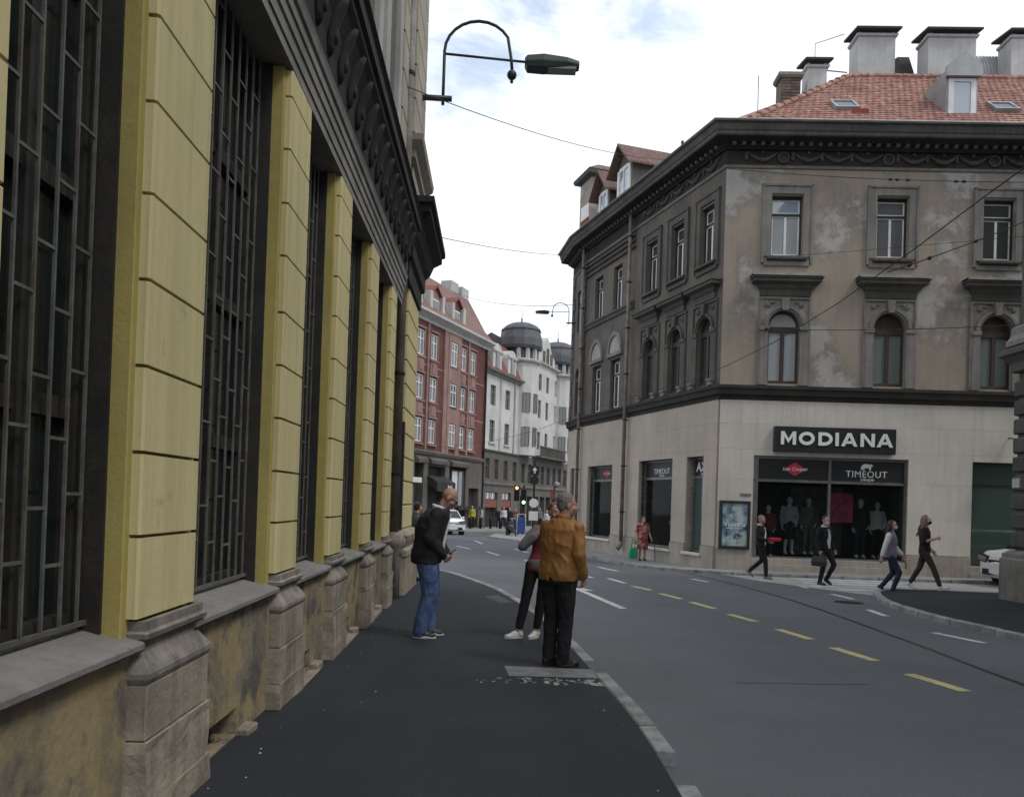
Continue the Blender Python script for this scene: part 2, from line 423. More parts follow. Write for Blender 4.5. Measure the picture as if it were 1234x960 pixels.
strip(spline([(-3.4, 38), (-2.6, 44), (-1.6, 50), (-2.2, 54), (-4.5, 56.5)]), .08, .004, 'rail_steel', 'tram_rail')
for a, b in [((4.41, 8.66), (4.58, 7.86)), ((4.24, 10.28), (4.39, 9.41)), ((4.04, 11.8), (4.2, 10.93)), ((3.76, 13.41), (3.95, 12.6)), ((3.49, 15.1), (3.7, 14.18)),
             ((3.18, 16.53), (3.41, 15.6)), ((2.82, 18.0), (3.1, 17.19)), ((4.75, 7.0), (4.9, 6.2)), ((5.05, 5.4), (5.2, 4.6))]:
    strip([a, b], .15, .004, 'paint_yellow', 'lane_dash')
for a, b in [((2.5, 19.9), (2.75, 18.7)), ((1.71, 21.3), (2.1, 19.9)), ((1.2, 23.3), (1.5, 22.2)), ((.5, 26), (.85, 24.6)), ((6.47, 12.0), (6.72, 11.1)), ((7.2, 20.2), (7.19, 19.0)), ((7.23, 17.7), (7.3, 16.7)),
             ((2.66, 23.9), (3.1, 22.5)), ((1.9, 26.6), (2.3, 25.2)), ((4.75, 20.66), (5.0, 19.8)), ((-.9, 30.5), (-.4, 28.2)), ((-2.3, 34), (-1.6, 31.8)), ((.2, 33), (.7, 30.6)), ((-1.8, 40), (-1.3, 37)), ((6.75, 14.8), (6.65, 13.9))]:
    strip([a, b], .13, .004, 'paint_white', 'lane_dash')
# the straight-ahead arrow
mb = MB(); A = Vector((2.0, 13.7)); B = Vector((1.52, 16.6)); d = (B - A).normalized(); n = Vector((d.y, -d.x))
arrow_poly = [A + n * .07, B + n * .07, B + n * .3, B + d * 1.1, B - n * .3, B - n * .07, A - n * .07]
mk('lane_arrow', MB().add([(p.x, p.y, gz(p.y) + .0045) for p in arrow_poly], [(0, 1, 5, 6), (1, 2, 3), (1, 3, 5), (3, 4, 5)]), 'paint_white', road)
# zebra crossing over the side street
for i in range(5):
    y = 18.9 + i * .72
    strip([(7.3 + .14 * i - (i < 1) * -.6, y), (10.2 + .1 * i, y)], .4, .011, 'paint_white', 'crossing_stripe')
# worn light strip and the scraped paint below it, across the near pavement
M('slab_grey', (.2, .2, .197), (.13, .132, .133), scale=5, var=.2, bump=.3)
def on_walk(poly, name, mat, dz=.004): return mk(name, sheet(poly, HW + dz), mat, bpy.data.objects['pavement'])
on_walk([(-.02, 7.86), (.86, 7.82), (.86, 7.42), (.03, 7.4)], 'threshold_slab', 'slab_grey')
mb = MB()
for i in range(70):
    t = random.random() ** .6; x = -.35 + 1.2 * t; y = 7.18 + random.uniform(-.12, .12); w = random.uniform(.008, .05) * (.4 + t); h = random.uniform(.01, .09) * (.4 + t); a = random.uniform(-.03, .03)
    mb.add([(x, y, gz(y) + HW + .005), (x + w, y + a, gz(y) + HW + .005), (x + w + a, y + h, gz(y) + HW + .005), (x + a, y + h * .8, gz(y) + HW + .005)], [(0, 1, 2, 3)])
o = mk('scraped_paint', mb, 'paint_worn', bpy.data.objects['pavement']); o['kind'] = 'stuff'
on_walk([(-.43, 14.0), (-.12, 13.05), (.07, 13.25), (-.2, 14.3)], 'drain_cover', 'iron_dark')
mb = MB()
for i in range(34):
    x = random.uniform(-1.6, .9); y = random.uniform(3.6, 12); r = random.uniform(.003, .010); a = random.uniform(0, 3)
    if random.random() < .35: x = -1.6 + random.uniform(0, .25)
    z = gz(y) + HW + .004
    mb.add([(x + r * math.cos(a + k * 2.09) * (1 + .6 * (k == 1)), y + r * math.sin(a + k * 2.09), z + (.006 if k == 0 else 0)) for k in range(3)], [(0, 1, 2)])
o = mk('litter', mb, 'flat_paper'); o['kind'] = 'stuff'

M('asphalt_patch', (.07, .074, .082), (.058, .06, .066), scale=2, var=.16, fine=60, bump=.35, bscale=90, rough=.8)
M('asphalt_worn', (.112, .112, .112), (.095, .097, .102), thr=.5, scale=1.6, var=.22, fine=45, bump=.5, bscale=60, rough=.85)
def rag(cx, cy, rx, ry, rot, n, seed):
    rr = random.Random(seed); out = []
    for i in range(n):
        a = 2 * math.pi * i / n; k = 1 + rr.uniform(-.16, .16); x, y = rx * k * math.cos(a), ry * k * math.sin(a); out.append((cx + x * math.cos(rot) - y * math.sin(rot), cy + x * math.sin(rot) + y * math.cos(rot)))
    return out
for pts in ([(2.3, 7.9), (2.8, 7.96), (3.2, 7.97), (3.7, 8.05)],): strip(spline(pts, 4), .012, .0035, 'iron_dark', 'road_crack')
for x, y, r_ in ((6.9, 16.0, .28),):
    mk('manhole_cover', MB().lathe([(.001, .004), (r_ * .9, .004), (r_ * .92, .002), (r_, .006), (r_ + .02, .001)], (x, y, gz(y)), 20), 'iron_dark', road)
# ------------------------------------------------------------------ yellow building beside the pavement
LW = FR(-1.62, 0, 91.4)
bank = thing('yellow_building', 'long yellow building with rusticated pilasters, barred windows and sooty cornice beside the pavement', 'building', T(-1.9, 6, 0))
PIL = [(-2.2, -1.55), (-.1, .55), (1.88, 2.56), (3.64, 4.34), (5.95, 6.58), (7.9, 8.52), (9.97, 10.56), (11.95, 12.5)]
GRV = [1.05, 1.44, 1.83, 2.23, 2.63, 3.03, 3.46, 3.86, 4.27, 4.67, 4.88]
G0 = -.1
# core masonry: a wall behind the windows' plane and pilaster cores
mb = MB()
mb.box(-3, 15.7, .75, 6, -.3, 14.2)
for a, b in PIL: mb.box(a - .05, b + .05, .05, .74, .9, 4.88)
mk('wall', mb, 'yellow_shaded', bank, LW, bevel=.006)
for a, b in PIL:
    for z0, z1 in zip(GRV, GRV[1:]):
        j = random.uniform(-.003, .003)
        mk('rustication_block', MB().prism([(a + j, .05), (a + j, .012), (a + .012 + j, 0), (b - .012, 0), (b, .012), (b, .05)], 'z', z0 + .009, z1 - .008), 'yellow_plaster', bank, LW)
    fa = a; b = b - .25 if a == 1.88 else b
    prof_path = [(a + .055, .3), (a + .055, 0), (b + .02, 0), (b + .02, .3)]
    mk('plinth_moulding', MB().sweep([(0, .76), (.06, .76), (.07, .785), (.07, .81), (.06, .83), (.05, .845), (.03, .87), (.012, .9), (.005, .94), (.012, .955), (.045, .965), (.05, .99), (.03, 1.0), (.03, 1.045), (0, 1.045)], prof_path), 'stone_mould', bank, LW)
    mk('plinth_die', MB().sweep([(0, .5), (.06, .5), (.06, .757), (0, .757)], prof_path), 'stone_plinth', bank, LW, bevel=.006)
    zc = .24 + random.uniform(-.04, .04)
    for z0, z1, e in ((G0 - .05, zc - .0015, .08), (zc + .0015, .495, .074)):
        m2 = MB(); m2.box(a + .055 - e, b + .02 + e, -e, .3, z0, z1)
        me = m2.mesh('plinth_block', 'stone_plinth')
        bm = bmesh.new(); bm.from_mesh(me); bmesh.ops.subdivide_edges(bm, edges=bm.edges, cuts=5, use_grid_fill=True)
        for v in bm.verts:
            if v.co.z < z1 - .001: v.co += Vector((noise.noise(v.co * 5 + Vector((a, 0, 0))), noise.noise(v.co * 5 + Vector((9, a, 0))), 0)) * .018
        bm.to_mesh(me); bm.free()
        ob('plinth_block', me, bank, LW)
# bays: sill, parapet, cellar opening, window and iron grille
for bi, ((a0, b0), (a1, b1)) in enumerate(zip(PIL, PIL[1:])):
    x0, x1 = b0 + .055, a1 - .055
    mk('sill', MB().prism([(.3, .95), (.3, 1.035), (-.035, .955), (-.035, .915), (.0, .905)], 'x', x0 - .08, x1 + .08), 'sill_stone', bank, LW, bevel=.008)
    holes = []
    if bi in (3, 4, 5, 6): holes = [(x0 + .16, x1 - .5 * (x1 - x0) + .1, G0 + .16, G0 + .34)]
    mb = MB().wall(b0 - .1, a1 + .14, G0 - .1, .93, holes, y=.03, depth=.27)
    for h in holes: mb.box(h[0] - .02, h[1] + .02, .3, .34, h[2] - .02, h[3] + .02)
    pw = mk('parapet_wall', mb, 'ochre_peeling', bank, LW)
    for h in holes:
        mk('ledge_stone', MB().prism([(h[0] - .14, -.075), (h[1] + .1, -.06), (h[1] + .1, .05), (h[0] - .14, .05)], 'z', G0 - .05, G0 + .14), 'stone_rough', bank, LW, bevel=.01)
        mk('ledge_stone', MB().prism([(h[1] + .0, -.05), (h[1] + .2, -.06), (h[1] + .22, .07), (h[1] + .02, .07)], 'z', G0 - .05, G0 + .19), 'stone_rough', bank, LW, bevel=.01)
        mb = MB()
        for k in range(9):
            c = (random.uniform(h[0] + .05, h[1] - .05), random.uniform(.1, .22), G0 + .14 + random.uniform(0, .06)); r = random.uniform(.025, .055)
            mb.ball(c, (r, r * .8, r * .7), 6, 4)
        o = mk('rubble', mb, 'rubble', bank, LW); o['kind'] = 'stuff'
    if b1 < 1: continue
    # window: dark timber frame, mullion, panes
    zt = 4.9; mb = MB()
    for xa, xb, za, zb in ((x0, x0 + .1, 1.0, zt), (x1 - .1, x1 + .01, 1.0, zt), (x0 + .1, x1 - .1, 1.0, 1.1), (x0 + .1, x1 - .1, zt - .12, zt), ((x0 + x1) / 2 - .035, (x0 + x1) / 2 + .035, 1.1, zt - .12)):
        mb.box(xa, xb, .24, .36, za, zb)
    mb.box(x1 - .012, x1 + .012, .135, .24, 1.0, zt).box(x0 - .012, x0 + .012, .135, .24, 1.0, zt)
    for z in (2.0, 2.95, 3.9): mb.box(x0 + .1, x1 - .1, .255, .35, z - .045, z + .045)
    w = mk('window', mb, 'wood_dark', bank, LW)
    for xa, xb in ((x0 + .1, (x0 + x1) / 2 - .035), ((x0 + x1) / 2 + .035, x1 - .1)):
        for za, zb in ((1.1, 1.955), (2.045, 2.905), (2.995, 3.855), (3.945, zt - .12)):
            mk('pane', MB().box(xa, xb,   .3, .31, za, zb), 'pane_dark', w, LW)
    g = mk('window_grille', MB().box(x0 + .01, x1 - .01, .195, .215, 1.04, 1.062), 'iron_grille', bank, LW)
    nb = max(4, round((x1 - x0) / .165)); xs = [x0 + .05 + (x1 - x0 - .13) * i / nb for i in range(nb + 1)]
    for x in xs: mk('bar', MB().box(x - .0065, x + .0065, .199, .211, 1.062, zt - .03), 'iron_grille', g, LW)
    for i in range(nb):
        z = 1.3 + (.27 if i % 2 else 0) + .03 * (i % 3)
        while z < zt - .1:
            mk('cross_bar', MB().box(xs[i] + .0065, xs[i + 1] - .0065, .2, .21, z - .007, z + .007), 'iron_grille', g, LW); z += .53
# architrave, sooty cornice with leaf brackets
S0, S1 = -3, 13.15
mb = MB(); mb.sweep([(-.7, 4.97), (.015, 4.97), (.015, 5.07), (.03, 5.08), (.03, 5.17), (.045, 5.18), (.045, 5.27), (.065, 5.28), (.075, 5.33), (.085, 5.36), (-.7, 5.37)], [(S0, 0), (S1, 0)])
mk('lintel', MB().box(S0, S1, -.002, .72, 4.882, 4.967), 'arch_grey', bank, LW)
mk('architrave', mb, 'arch_grey', bank, LW)
mk('cornice', MB().sweep([(-.72, 5.373), (.05, 5.373), (.065, 5.6), (.11, 5.8), (.18, 5.96), (.23, 6.03), (.23, 6.1), (.27, 6.12), (.27, 6.26), (.31, 6.31), (.29, 6.36), (-.72, 6.42)], [(S0, 0), (S1, 0)]), 'soot_stone', bank, LW)
def leaf_bracket():
    mb = MB()
    mb.loft([[(x * w, -o + y * .03, z) for x, y in ((-1, .6), (-.5, -.5), (0, -1), (.5, -.5), (1, .6), (0, 1))] for (o, z, w) in ((.065, 5.5, .06), (.085, 5.56, .1), (.1, 5.64, .12), (.115, 5.74, .12), (.14, 5.83, .13), (.18, 5.92, .1), (.2, 5.99, .06))])
    mb.ball((0, -.12, 5.66), (.05, .03, .07), 8, 5)
    return mb.mesh('bracket', 'soot_stone', smooth=True)
lb = leaf_bracket(); x = .4
while x < S1 - .2:
    ob('bracket', lb, bank, LW @ T(x, 0, 0)); x += .46
# upper storey
mb = MB(); mb.box(S0, 13.6, .1, .74, 6.35, 14.2); mk('upper_wall', mb, 'upper_stone', bank, LW)
for xc in (3.1, 5.25, 7.25, 9.3, 11.25):
    mb = MB()
    for (xa, xb, za, zb, e) in ((xc - .78, xc - .5, 6.9, 10.6, .12), (xc + .5, xc + .78, 6.9, 10.6, .12), (xc - .86, xc + .86, 10.6, 11.0, .22), (xc - .82, xc + .82, 6.7, 6.9, .2)):
        mb.box(xa, xb, .1 - e, .1, za, zb)
    w = mk('window', mb, 'upper_grey', bank, LW, bevel=.01)
    mk('pane', MB().box(xc - .5, xc + .5, .06, .09, 6.9, 10.6), 'pane_mid', w, LW)
for xa, xb in ((12.15, 12.75),):
    for k in range(13):
        z = 6.5 + k * .6; mk('pilaster_block', MB().box(xa, xb, -.03, .1, z + .01, z + .585), 'upper_stone', bank, LW, bevel=.012)
# end pavilion: yellow below, pale stone above, its own cornices, corner pier plinth
def pier(z0, z1, step, mat, xa, xb, e, ya=.3):
    z = z0; n = round((z1 - z0) / step); st = (z1 - z0) / n
    for k in range(n):
        mk('rustication_block', MB().box(xa, xb, -e, ya, z0 + k * st + .011, z0 + (k + 1) * st - .011), mat, bank, LW, bevel=.012)
mk('pier_core', MB().box(13.85, 15.7, .03, .74, -.3, 14.2), 'yellow_shaded', bank, LW)
pier(1.1, 5.4, .43, 'yellow_plaster', 14.0, 15.75, .02)
pier(6.95, 14.2, .62, 'upper_stone', 13.95, 15.75, .02)
corner = [(13.6, .3), (13.6, 0), (15.75, 0), (15.75, .74)]
mk('corner_cornice', MB().sweep([(0, 5.4), (.06, 5.42), (.06, 5.75), (.12, 5.8), (.12, 6.05), (.2, 6.15), (.27, 6.35), (.42, 6.48), (.42, 6.58), (.48, 6.62), (.48, 6.72), (0, 6.85)], corner), 'soot_stone', bank, LW)
mk('string_cornice', MB().sweep([(0, 7.55), (.08, 7.6), (.08, 7.72), (.2, 7.85), (.22, 7.95), (0, 8.02)], [(13.75, .2), (13.75, 0), (15.75, 0), (15.75, .74)]), 'upper_stone', bank, LW)
mk('corner_plinth', MB().sweep([(0, G0 - .1), (.14, G0 - .1), (.14, .62), (.16, .64), (.16, .74), (.1, .78), (.15, .9), (.17, 1.0), (.1, 1.06), (0, 1.1)], [(13.9, .3), (13.9, 0), (15.75, 0), (15.75, .74)]), 'stone_plinth', bank, LW, clean=True)
mk('door_leaf', MB().box(13.86, 14.0, -.03, .05, 1.1, 3.0), 'wood_dark', bank, LW)
# drain pipe with collars and a swelling iron foot
def downpipe(parent, W, x, y, z0, z1, r, foot=True, mat='pipe_rust'):
    p = mk('drain_pipe', MB().tube([(x, y, z0), (x, y, z1)], r, 10), mat, parent, W, smooth=True)
    z = z0 + 1.1
    while z < z1 - .3:
        mk('pipe_clip', MB().tube([(x, y, z - .025), (x, y, z + .025)], r * 1.25, 10).box(x - .012, x + .012, y, y + .14, z - .015, z + .015), 'iron_dark', p, W); z += 1.7
    if foot: mk('pipe_shoe', MB().tube([(x, y, z0 + .02), (x, y - .02, z0 - .12), (x, y - .13, z0 - .26)], [r * 1.15, r * 1.2, r * 1.3], 10), mat, p, W, smooth=True)
    return p
downpipe(bank, LW, 13.3, .02, .95, 13.5, .075)
mk('pipe_casing', MB().lathe([(.1, -.15), (.1, .6), (.13, .66), (.13, .8), (.17, .86), (.18, .96), (.12, 1.05), (.1, 1.08)], (13.3, -.0, 0), 12), 'stone_mould', bank, LW, smooth=True)
# ------------------------------------------------------------------ corner building with the clothes shop
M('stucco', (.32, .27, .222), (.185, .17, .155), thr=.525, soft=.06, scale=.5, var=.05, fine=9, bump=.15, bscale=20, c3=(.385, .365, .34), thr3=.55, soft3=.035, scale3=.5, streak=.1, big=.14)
M('stucco_shaded', (.155, .134, .113), (.115, .105, .094), thr=.5, soft=.08, scale=.7, var=.08, fine=9, bump=.2, bscale=20, streak=.25, big=.14)  # darker copy of the stucco, shade of the street faces put into its colour
M('shop_stone', (.60, .56, .505), (.54, .505, .455), scale=.8, var=.05, fine=12, bump=.12, bscale=30, rnd=.035, streak=.12, big=.07)
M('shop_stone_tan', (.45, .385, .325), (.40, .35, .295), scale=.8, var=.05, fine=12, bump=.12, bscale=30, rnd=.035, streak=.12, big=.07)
M('shop_plinth', (.40, .36, .31), (.30, .27, .23), scale=1.1, var=.08, bump=.2, streak=.2)
M('trim_stone', (.25, .235, .215), (.19, .18, .165), scale=1.8, var=.1, bump=.2, streak=.3)
M('trim_dark', (.12, .11, .10), (.085, .08, .073), scale=1.8, var=.12, bump=.25, streak=.2)
M('soot', (.048, .043, .039), (.032, .03, .028), scale=1.5, var=.15, bump=.25)
M('cornice_wood', (.115, .105, .095), (.08, .075, .07), scale=1.5, var=.1, bump=.15, streak=.3)
M('roof_tile', (.31, .16, .132), (.225, .112, .094), scale=1.2, var=.12, fine=30, bump=.2, c3=(.44, .27, .22), thr3=.56, scale3=5, rough=.8)
M('faded_red', (.22, .05, .04), var=.15)
M('tile_old', (.15, .095, .08), (.11, .075, .065), scale=2, var=.2, bump=.4, bscale=14, c3=(.22, .12, .1), thr3=.56, scale3=5)
M('roof_metal', (.34, .345, .345), (.26, .262, .262), scale=1.2, rough=.45, var=.08, bump=.1, metal=.3)
M('chim_render', (.46, .46, .455), (.38, .38, .375), scale=1.2, var=.08, bump=.25, streak=.15)
M('white_paint', (.76, .75, .73), (.66, .65, .63), scale=3, var=.08, rough=.6, bump=.08)
M('brown_frame', (.07, .05, .042), (.05, .038, .034), scale=4, var=.15, rough=.6)
M('black_frame', (.03, .03, .03), rough=.5, var=.1, bump=.05)
M('alu_frame', (.2, .195, .185), (.15, .147, .14), scale=3, rough=.4, metal=.4, bump=.05)
M('panel_black', (.022, .023, .025), rough=.45, var=.08, bump=.03)
M('letter_white', (.72, .72, .70), rough=.5, var=.04, bump=0)
M('logo_red', (.55, .045, .08), rough=.5, var=.05, bump=0)
M('brick_old', (.14, .10, .08), (.1, .08, .07), scale=4, var=.25, rnd=.3, bump=.4)
M('interior_dark', (.085, .083, .082), (.05, .05, .05), scale=1, var=.2)
M('display_floor', (.2, .19, .18), var=.1)
M('hood_lead', (.33, .325, .31), (.25, .245, .235), scale=2, rough=.6, var=.1)
AC = -2.0
C0 = Vector((6.092, 23.465)); dF = Vector((math.cos(R(AC)), math.sin(R(AC))))
dA = Vector((math.cos(R(108)), math.sin(R(108)))); LA = 10.45
Q0 = C0 + dA * LA; dC = Vector((math.cos(R(98)), math.sin(R(98)))); R0 = Q0 + dC * 2.5
E0 = C0 + dF * 15
Z0 = -.16
cb = thing('corner_building', 'stained grey stucco corner building with red tiled roof above a pale stone clothes shop', 'building', T(C0.x, C0.y, Z0))
FF = FR(C0.x, C0.y, AC); FA = FR(Q0.x, Q0.y, 288); FC = FR(R0.x, R0.y, 278)
def sA(s): return LA - s
# --- window units
def rect_window(W, x, z0, z1, w, wall_depth, frame='white_paint', panes='pane_mid', dark='black_frame', lowpane=None):
    mb = MB(); y = wall_depth - .1; a, b = x - w / 2, x + w / 2
    for q in ((a, a + .06, z0, z1), (b - .06, b, z0, z1), (a + .06, b - .06, z1 - .09, z1), (a + .06, b - .06, z0, z0 + .05)): mb.box(q[0], q[1], y - .03, y + .1, q[2], q[3])
    zt = z0 + (z1 - z0) * .68
    mb.box(a + .06, b - .06, y - .03, y + .1, zt, zt + .07)
    wd = mk('window', mb, dark, cb, W)
    mb = MB(); a2, b2 = a + .06, b - .06
    def ring(p, q, r, s, t):
        mb.box(p, p + t, y, y + .05, r, s); mb.box(q - t, q, y, y + .05, r, s); mb.box(p + t, q - t, y, y + .05, r, r + t); mb.box(p + t, q - t, y, y + .05, s - t, s)
    ring(a2, b2, zt + .07, z1 - .09, .035); xm = (a + b) / 2
    ring(a2, xm, z0 + .05, zt, .035); ring(xm, b2, z0 + .05, zt, .035)
    f = mk('sash', mb, frame, wd, W); f['kind'] = 'stuff'
    mk('pane', MB().box(a2 + .035, b2 - .035, y + .02, y + .03, zt + .105, z1 - .125), lowpane or panes, wd, W)
    for p, q in ((a2, xm), (xm, b2)): mk('pane', MB().box(p + .035, q - .035, y + .02, y + .03, z0 + .085, zt - .035), panes, wd, W)
    return wd
def upper_surround(W, x, w, mat, par):
    a, b = x - w / 2, x + w / 2
    mb = MB()
    for q in ((a - .22, a, 9.2, 11.08), (b, b + .22, 9.2, 11.08), (a - .22, b + .22, 11.08, 11.3)): mb.box(q[0], q[1], -.05, .0, q[2], q[3])
    for q in ((a - .28, a - .22, 9.0, 11.36), (b + .22, b + .28, 9.0, 11.36), (a - .28, b + .28, 11.3, 11.36)): mb.box(q[0], q[1], -.08, .0, q[2], q[3])
    mb.box(a - .2, b + .2, -.06, 0, 8.93, 9.06)
    o = mk('window_surround', mb, mat, par, W); o['kind'] = 'stuff'
    mk('sill', MB().prism([(0, 9.07), (0, 9.2), (-.16, 9.18), (-.16, 9.11)], 'x', a - .1, b + .1), 'trim_dark', par, W, bevel=.006)
def arched_window(W, x, w, zb, sp, top, depth, panes, pt):
    mb = MB(); y = depth - .12; a, b = x - w / 2, x + w / 2; r = w / 2; ry = top - sp
    for q in ((a, a + .07, zb, sp), (b - .07, b, zb, sp), (a + .07, b - .07, zb, zb + .1), (a + .07, b - .07, sp - .16, sp), (x - .055, x + .055, zb + .1, sp - .16)): mb.box(q[0], q[1], y - .03, y + .08, q[2], q[3])
    for i in range(10):
        t0, t1 = math.pi * i / 10, math.pi * (i + 1) / 10; ri = .86
        P = lambda t, k: (x - r * k * math.cos(t), sp + ry * k * math.sin(t))
        mb.prism([P(t0, 1), P(t1, 1), P(t1, ri), P(t0, ri)], 'y', y - .03, y + .08)
    wd = mk('window', mb, 'brown_frame', cb, W)
    mk('pane', MB().prism([(x - r * .86 * math.cos(math.pi * i / 10), sp + ry * .86 * math.sin(math.pi * i / 10)) for i in range(11)], 'y', y + .02, y + .03), pt, wd, W)
    for p, q in ((a + .07, x - .055), (x + .055, b - .07)):
        mk('pane', MB().box(p, q, y + .02, y + .03, zb + .1, sp - .16), panes, wd, W)
    return wd
def arch_surround(W, x, w, mat, par, hoodw, lead=True):
    a, b = x - w / 2, x + w / 2; r = w / 2
    for sgn, e in ((-1, a), (1, b)):
        lo, hi = sorted((e, e + sgn * .24))
        mk('jamb_pilaster', MB().box(lo, hi, -.06, 0, 5.37, 7.0).box(lo - .02, hi + .02, -.09, 0, 7.0, 7.12).box(lo - .01, hi + .01, -.08, 0, 5.37, 5.5), mat, par, W)['kind'] = 'stuff'
    mb = MB(); n = 12
    for ri, ro, e in ((1.0, 1.14, .05), (1.14, 1.3, .09)):
        for i in range(n):
            t0, t1 = math.pi * i / n, math.pi * (i + 1) / n
            P = lambda t, k: (x - r * k * math.cos(t), 7.13 + r * k * math.sin(t))
            mb.prism([P(t0, ro), P(t1, ro), P(t1, ri), P(t0, ri)], 'y', 0, -e)
    mk('arch_moulding', mb, mat, par, W, clean=True)
    mk('keystone', MB().prism([(x - .09, 7.58), (x + .09, 7.58), (x + .12, 7.95), (x - .12, 7.95)], 'y', 0, -.14), mat, par, W, bevel=.01)
    mb = MB()
    for q in ((a - .3, a - .24, 5.37, 8.0), (b + .24, b + .3, 5.37, 8.0), (a - .24, b + .24, 7.93, 8.0)): mb.box(q[0], q[1], -.05, 0, q[2], q[3])
    for sg in (-1, 1):
        mb.ball((x + sg * (r + .02), -.01, 7.78), (.09, .05, .09), 8, 5); mb.ball((x + sg * (r - .12), -.01, 7.84), (.06, .04, .05), 8, 5)
    mk('spandrel_ornament', mb, mat, par, W)['kind'] = 'stuff'
    h = hoodw / 2
    hd = mk('hood', MB().sweep([(0, 8.0), (.05, 8.02), (.06, 8.2), (.12, 8.26), (.15, 8.34), (.3, 8.4), (.3, 8.48), (.34, 8.5), (.34, 8.54), (0, 8.6)], [(x - h + .3, .02), (x - h + .3, -.02), (x + h - .3, -.02), (x + h - .3, .02)]), 'trim_dark', par, W)
    if lead: mk('hood_flashing', MB().box(x - h - .05, x + h + .05, -.38, 0, 8.6, 8.62).box(x - h - .05, x + h + .05, -.39, -.375, 8.55, 8.62), 'hood_lead', hd, W)
# --- front facade
WX = [1.83, 4.92, 8.02, 11.1]
DEP = .26
holes = [(x - .47, x + .47, 9.24, 11.04) for x in WX] + [(x - .47, x + .47, 5.42, 7.6, 7.13) for x in WX]
mk('wall', MB().wall(0, 15, 5.2, 12.0, holes, 0, DEP), 'stucco', cb, FF)
for i, x in enumerate(WX):
    rect_window(FF, x, 9.24, 11.04, .94, DEP, panes=['pane_pale', 'pane_lace', 'pane_mid', 'pane_mid'][i], lowpane=['pane_sky', 'pane_lace', 'pane_mid', 'pane_mid'][i])  # first window: sky reflection painted into its pale pane colours
    upper_surround(FF, x, .94, 'trim_stone', cb)
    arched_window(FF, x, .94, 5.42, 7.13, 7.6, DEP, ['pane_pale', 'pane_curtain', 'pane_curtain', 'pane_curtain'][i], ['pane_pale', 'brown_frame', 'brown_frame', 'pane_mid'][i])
    arch_surround(FF, x, .94, 'trim_stone', cb, 1.98)
# --- street facade, two sections
UA = [(.93, .8), (2.72, .8), (4.52, .8)]
holesA = [(sA(s) - .4, sA(s) + .4, 9.24, 11.0) for s, w in UA] + [(sA(s) - .4, sA(s) + .4, 5.42, 7.55, 7.13) for s, w in UA]
XA = sA(5.8)
mk('wall', MB().wall(XA, LA, 5.2, 12.0, holesA, 0, DEP), 'stucco_shaded', cb, FA)
for i, (s, w) in enumerate(UA):
    rect_window(FA, sA(s), 9.24, 11.0, .8, DEP, panes='pane_mid')
    upper_surround(FA, sA(s), .8, 'trim_dark', cb)
    arched_window(FA, sA(s), .8, 5.42, 7.13, 7.55, DEP, 'pane_mid', 'pane_mid')
    arch_surround(FA, sA(s), .8, 'trim_dark', cb, 1.66, lead=False)
    for dx in (-.55, .55):
        mk('bracket', MB().box(sA(s) + dx - .1, sA(s) + dx + .1, -.16, 0, 5.37, 5.5).box(sA(s) + dx - .13, sA(s) + dx + .13, -.2, 0, 5.5, 5.56), 'trim_stone', cb, FA)
UB = [7.4, 9.15]
holesB = [(sA(s) - .38, sA(s) + .38, 9.24, 10.95) for s in UB] + [(sA(s) - .42, sA(s) + .42, 5.4, 7.3) for s in UB]
mk('wall', MB().wall(0, XA - .02, 5.2, 12.0, holesB, .03, DEP), 'stucco_shaded', cb, FA)
for s in UB:
    rect_window(FA @ T(0, .03), sA(s), 9.24, 10.95, .76, DEP, panes='pane_mid')
    rect_window(FA @ T(0, .03), sA(s), 5.4, 7.3, .84, DEP, panes='pane_mid')
    x = sA(s); mb = MB(); r = .5
    for i in range(10):
        t0, t1 = math.pi * i / 10, math.pi * (i + 1) / 10
        P = lambda t, k: (x - r * k * math.cos(t), 7.55 + r * 1.35 * k * math.sin(t))
        mb.prism([P(t0, 1.25), P(t1, 1.25), P(t1, 1), P(t0, 1)], 'y', .03, -.06)
    mb.box(x - .65, x + .65, -.07, .03, 7.42, 7.55)
    mk('arch_moulding', mb, 'trim_stone', cb, FA, clean=True)
    mk('lunette', MB().prism([(x - r * math.cos(math.pi * i / 10), 7.55 + r * 1.35 * math.sin(math.pi * i / 10)) for i in range(11)], 'y', .03, .0), 'upper_grey', cb, FA)
mk('string_course', MB().sweep([(-.04, 8.95), (.03, 8.97), (.06, 9.1), (.1, 9.12), (.1, 9.2), (-.04, 9.22)], [(.0, 0), (XA - .1, 0)]), 'trim_dark', cb, FA)
for z in (11.2, 11.42, 11.62): mk('fascia_moulding', MB().sweep([(-.04, z), (.05, z + .01), (.07, z + .08), (-.04, z + .1)], [(0, 0), (XA - .1, 0)]), 'trim_dark', cb, FA)
# chamfered end with quoins
hc = [(.9, 1.6, 9.2, 11.0), (.9, 1.6, 5.5, 7.6, 7.2)]
mk('wall', MB().wall(0, 2.5, 5.2, 12.0, hc, 0, .2), 'stucco_shaded', cb, FC)
rect_window(FC, 1.25, 9.2, 11.0, .7, .2); arched_window(FC, 1.25, .7, 5.5, 7.2, 7.6, .2, 'pane_mid', 'pane_mid')
for k in range(12):
    z = 5.42 + k * .54; w = .55 if k % 2 else .42
    mk('quoin', MB().box(2.5 - w, 2.5, -.05, .05, z + .03, z + .5), 'trim_dark', cb, FC, bevel=.015)
    mk('quoin', MB().box(0, w - .05, -.05, .05, z + .03, z + .5), 'trim_dark', cb, FC, bevel=.015)
mk('rear_wall', MB().box(.02, 12, .02, .3, -.4, 12.8), 'stucco_shaded', cb, FR(R0.x, R0.y, 8))
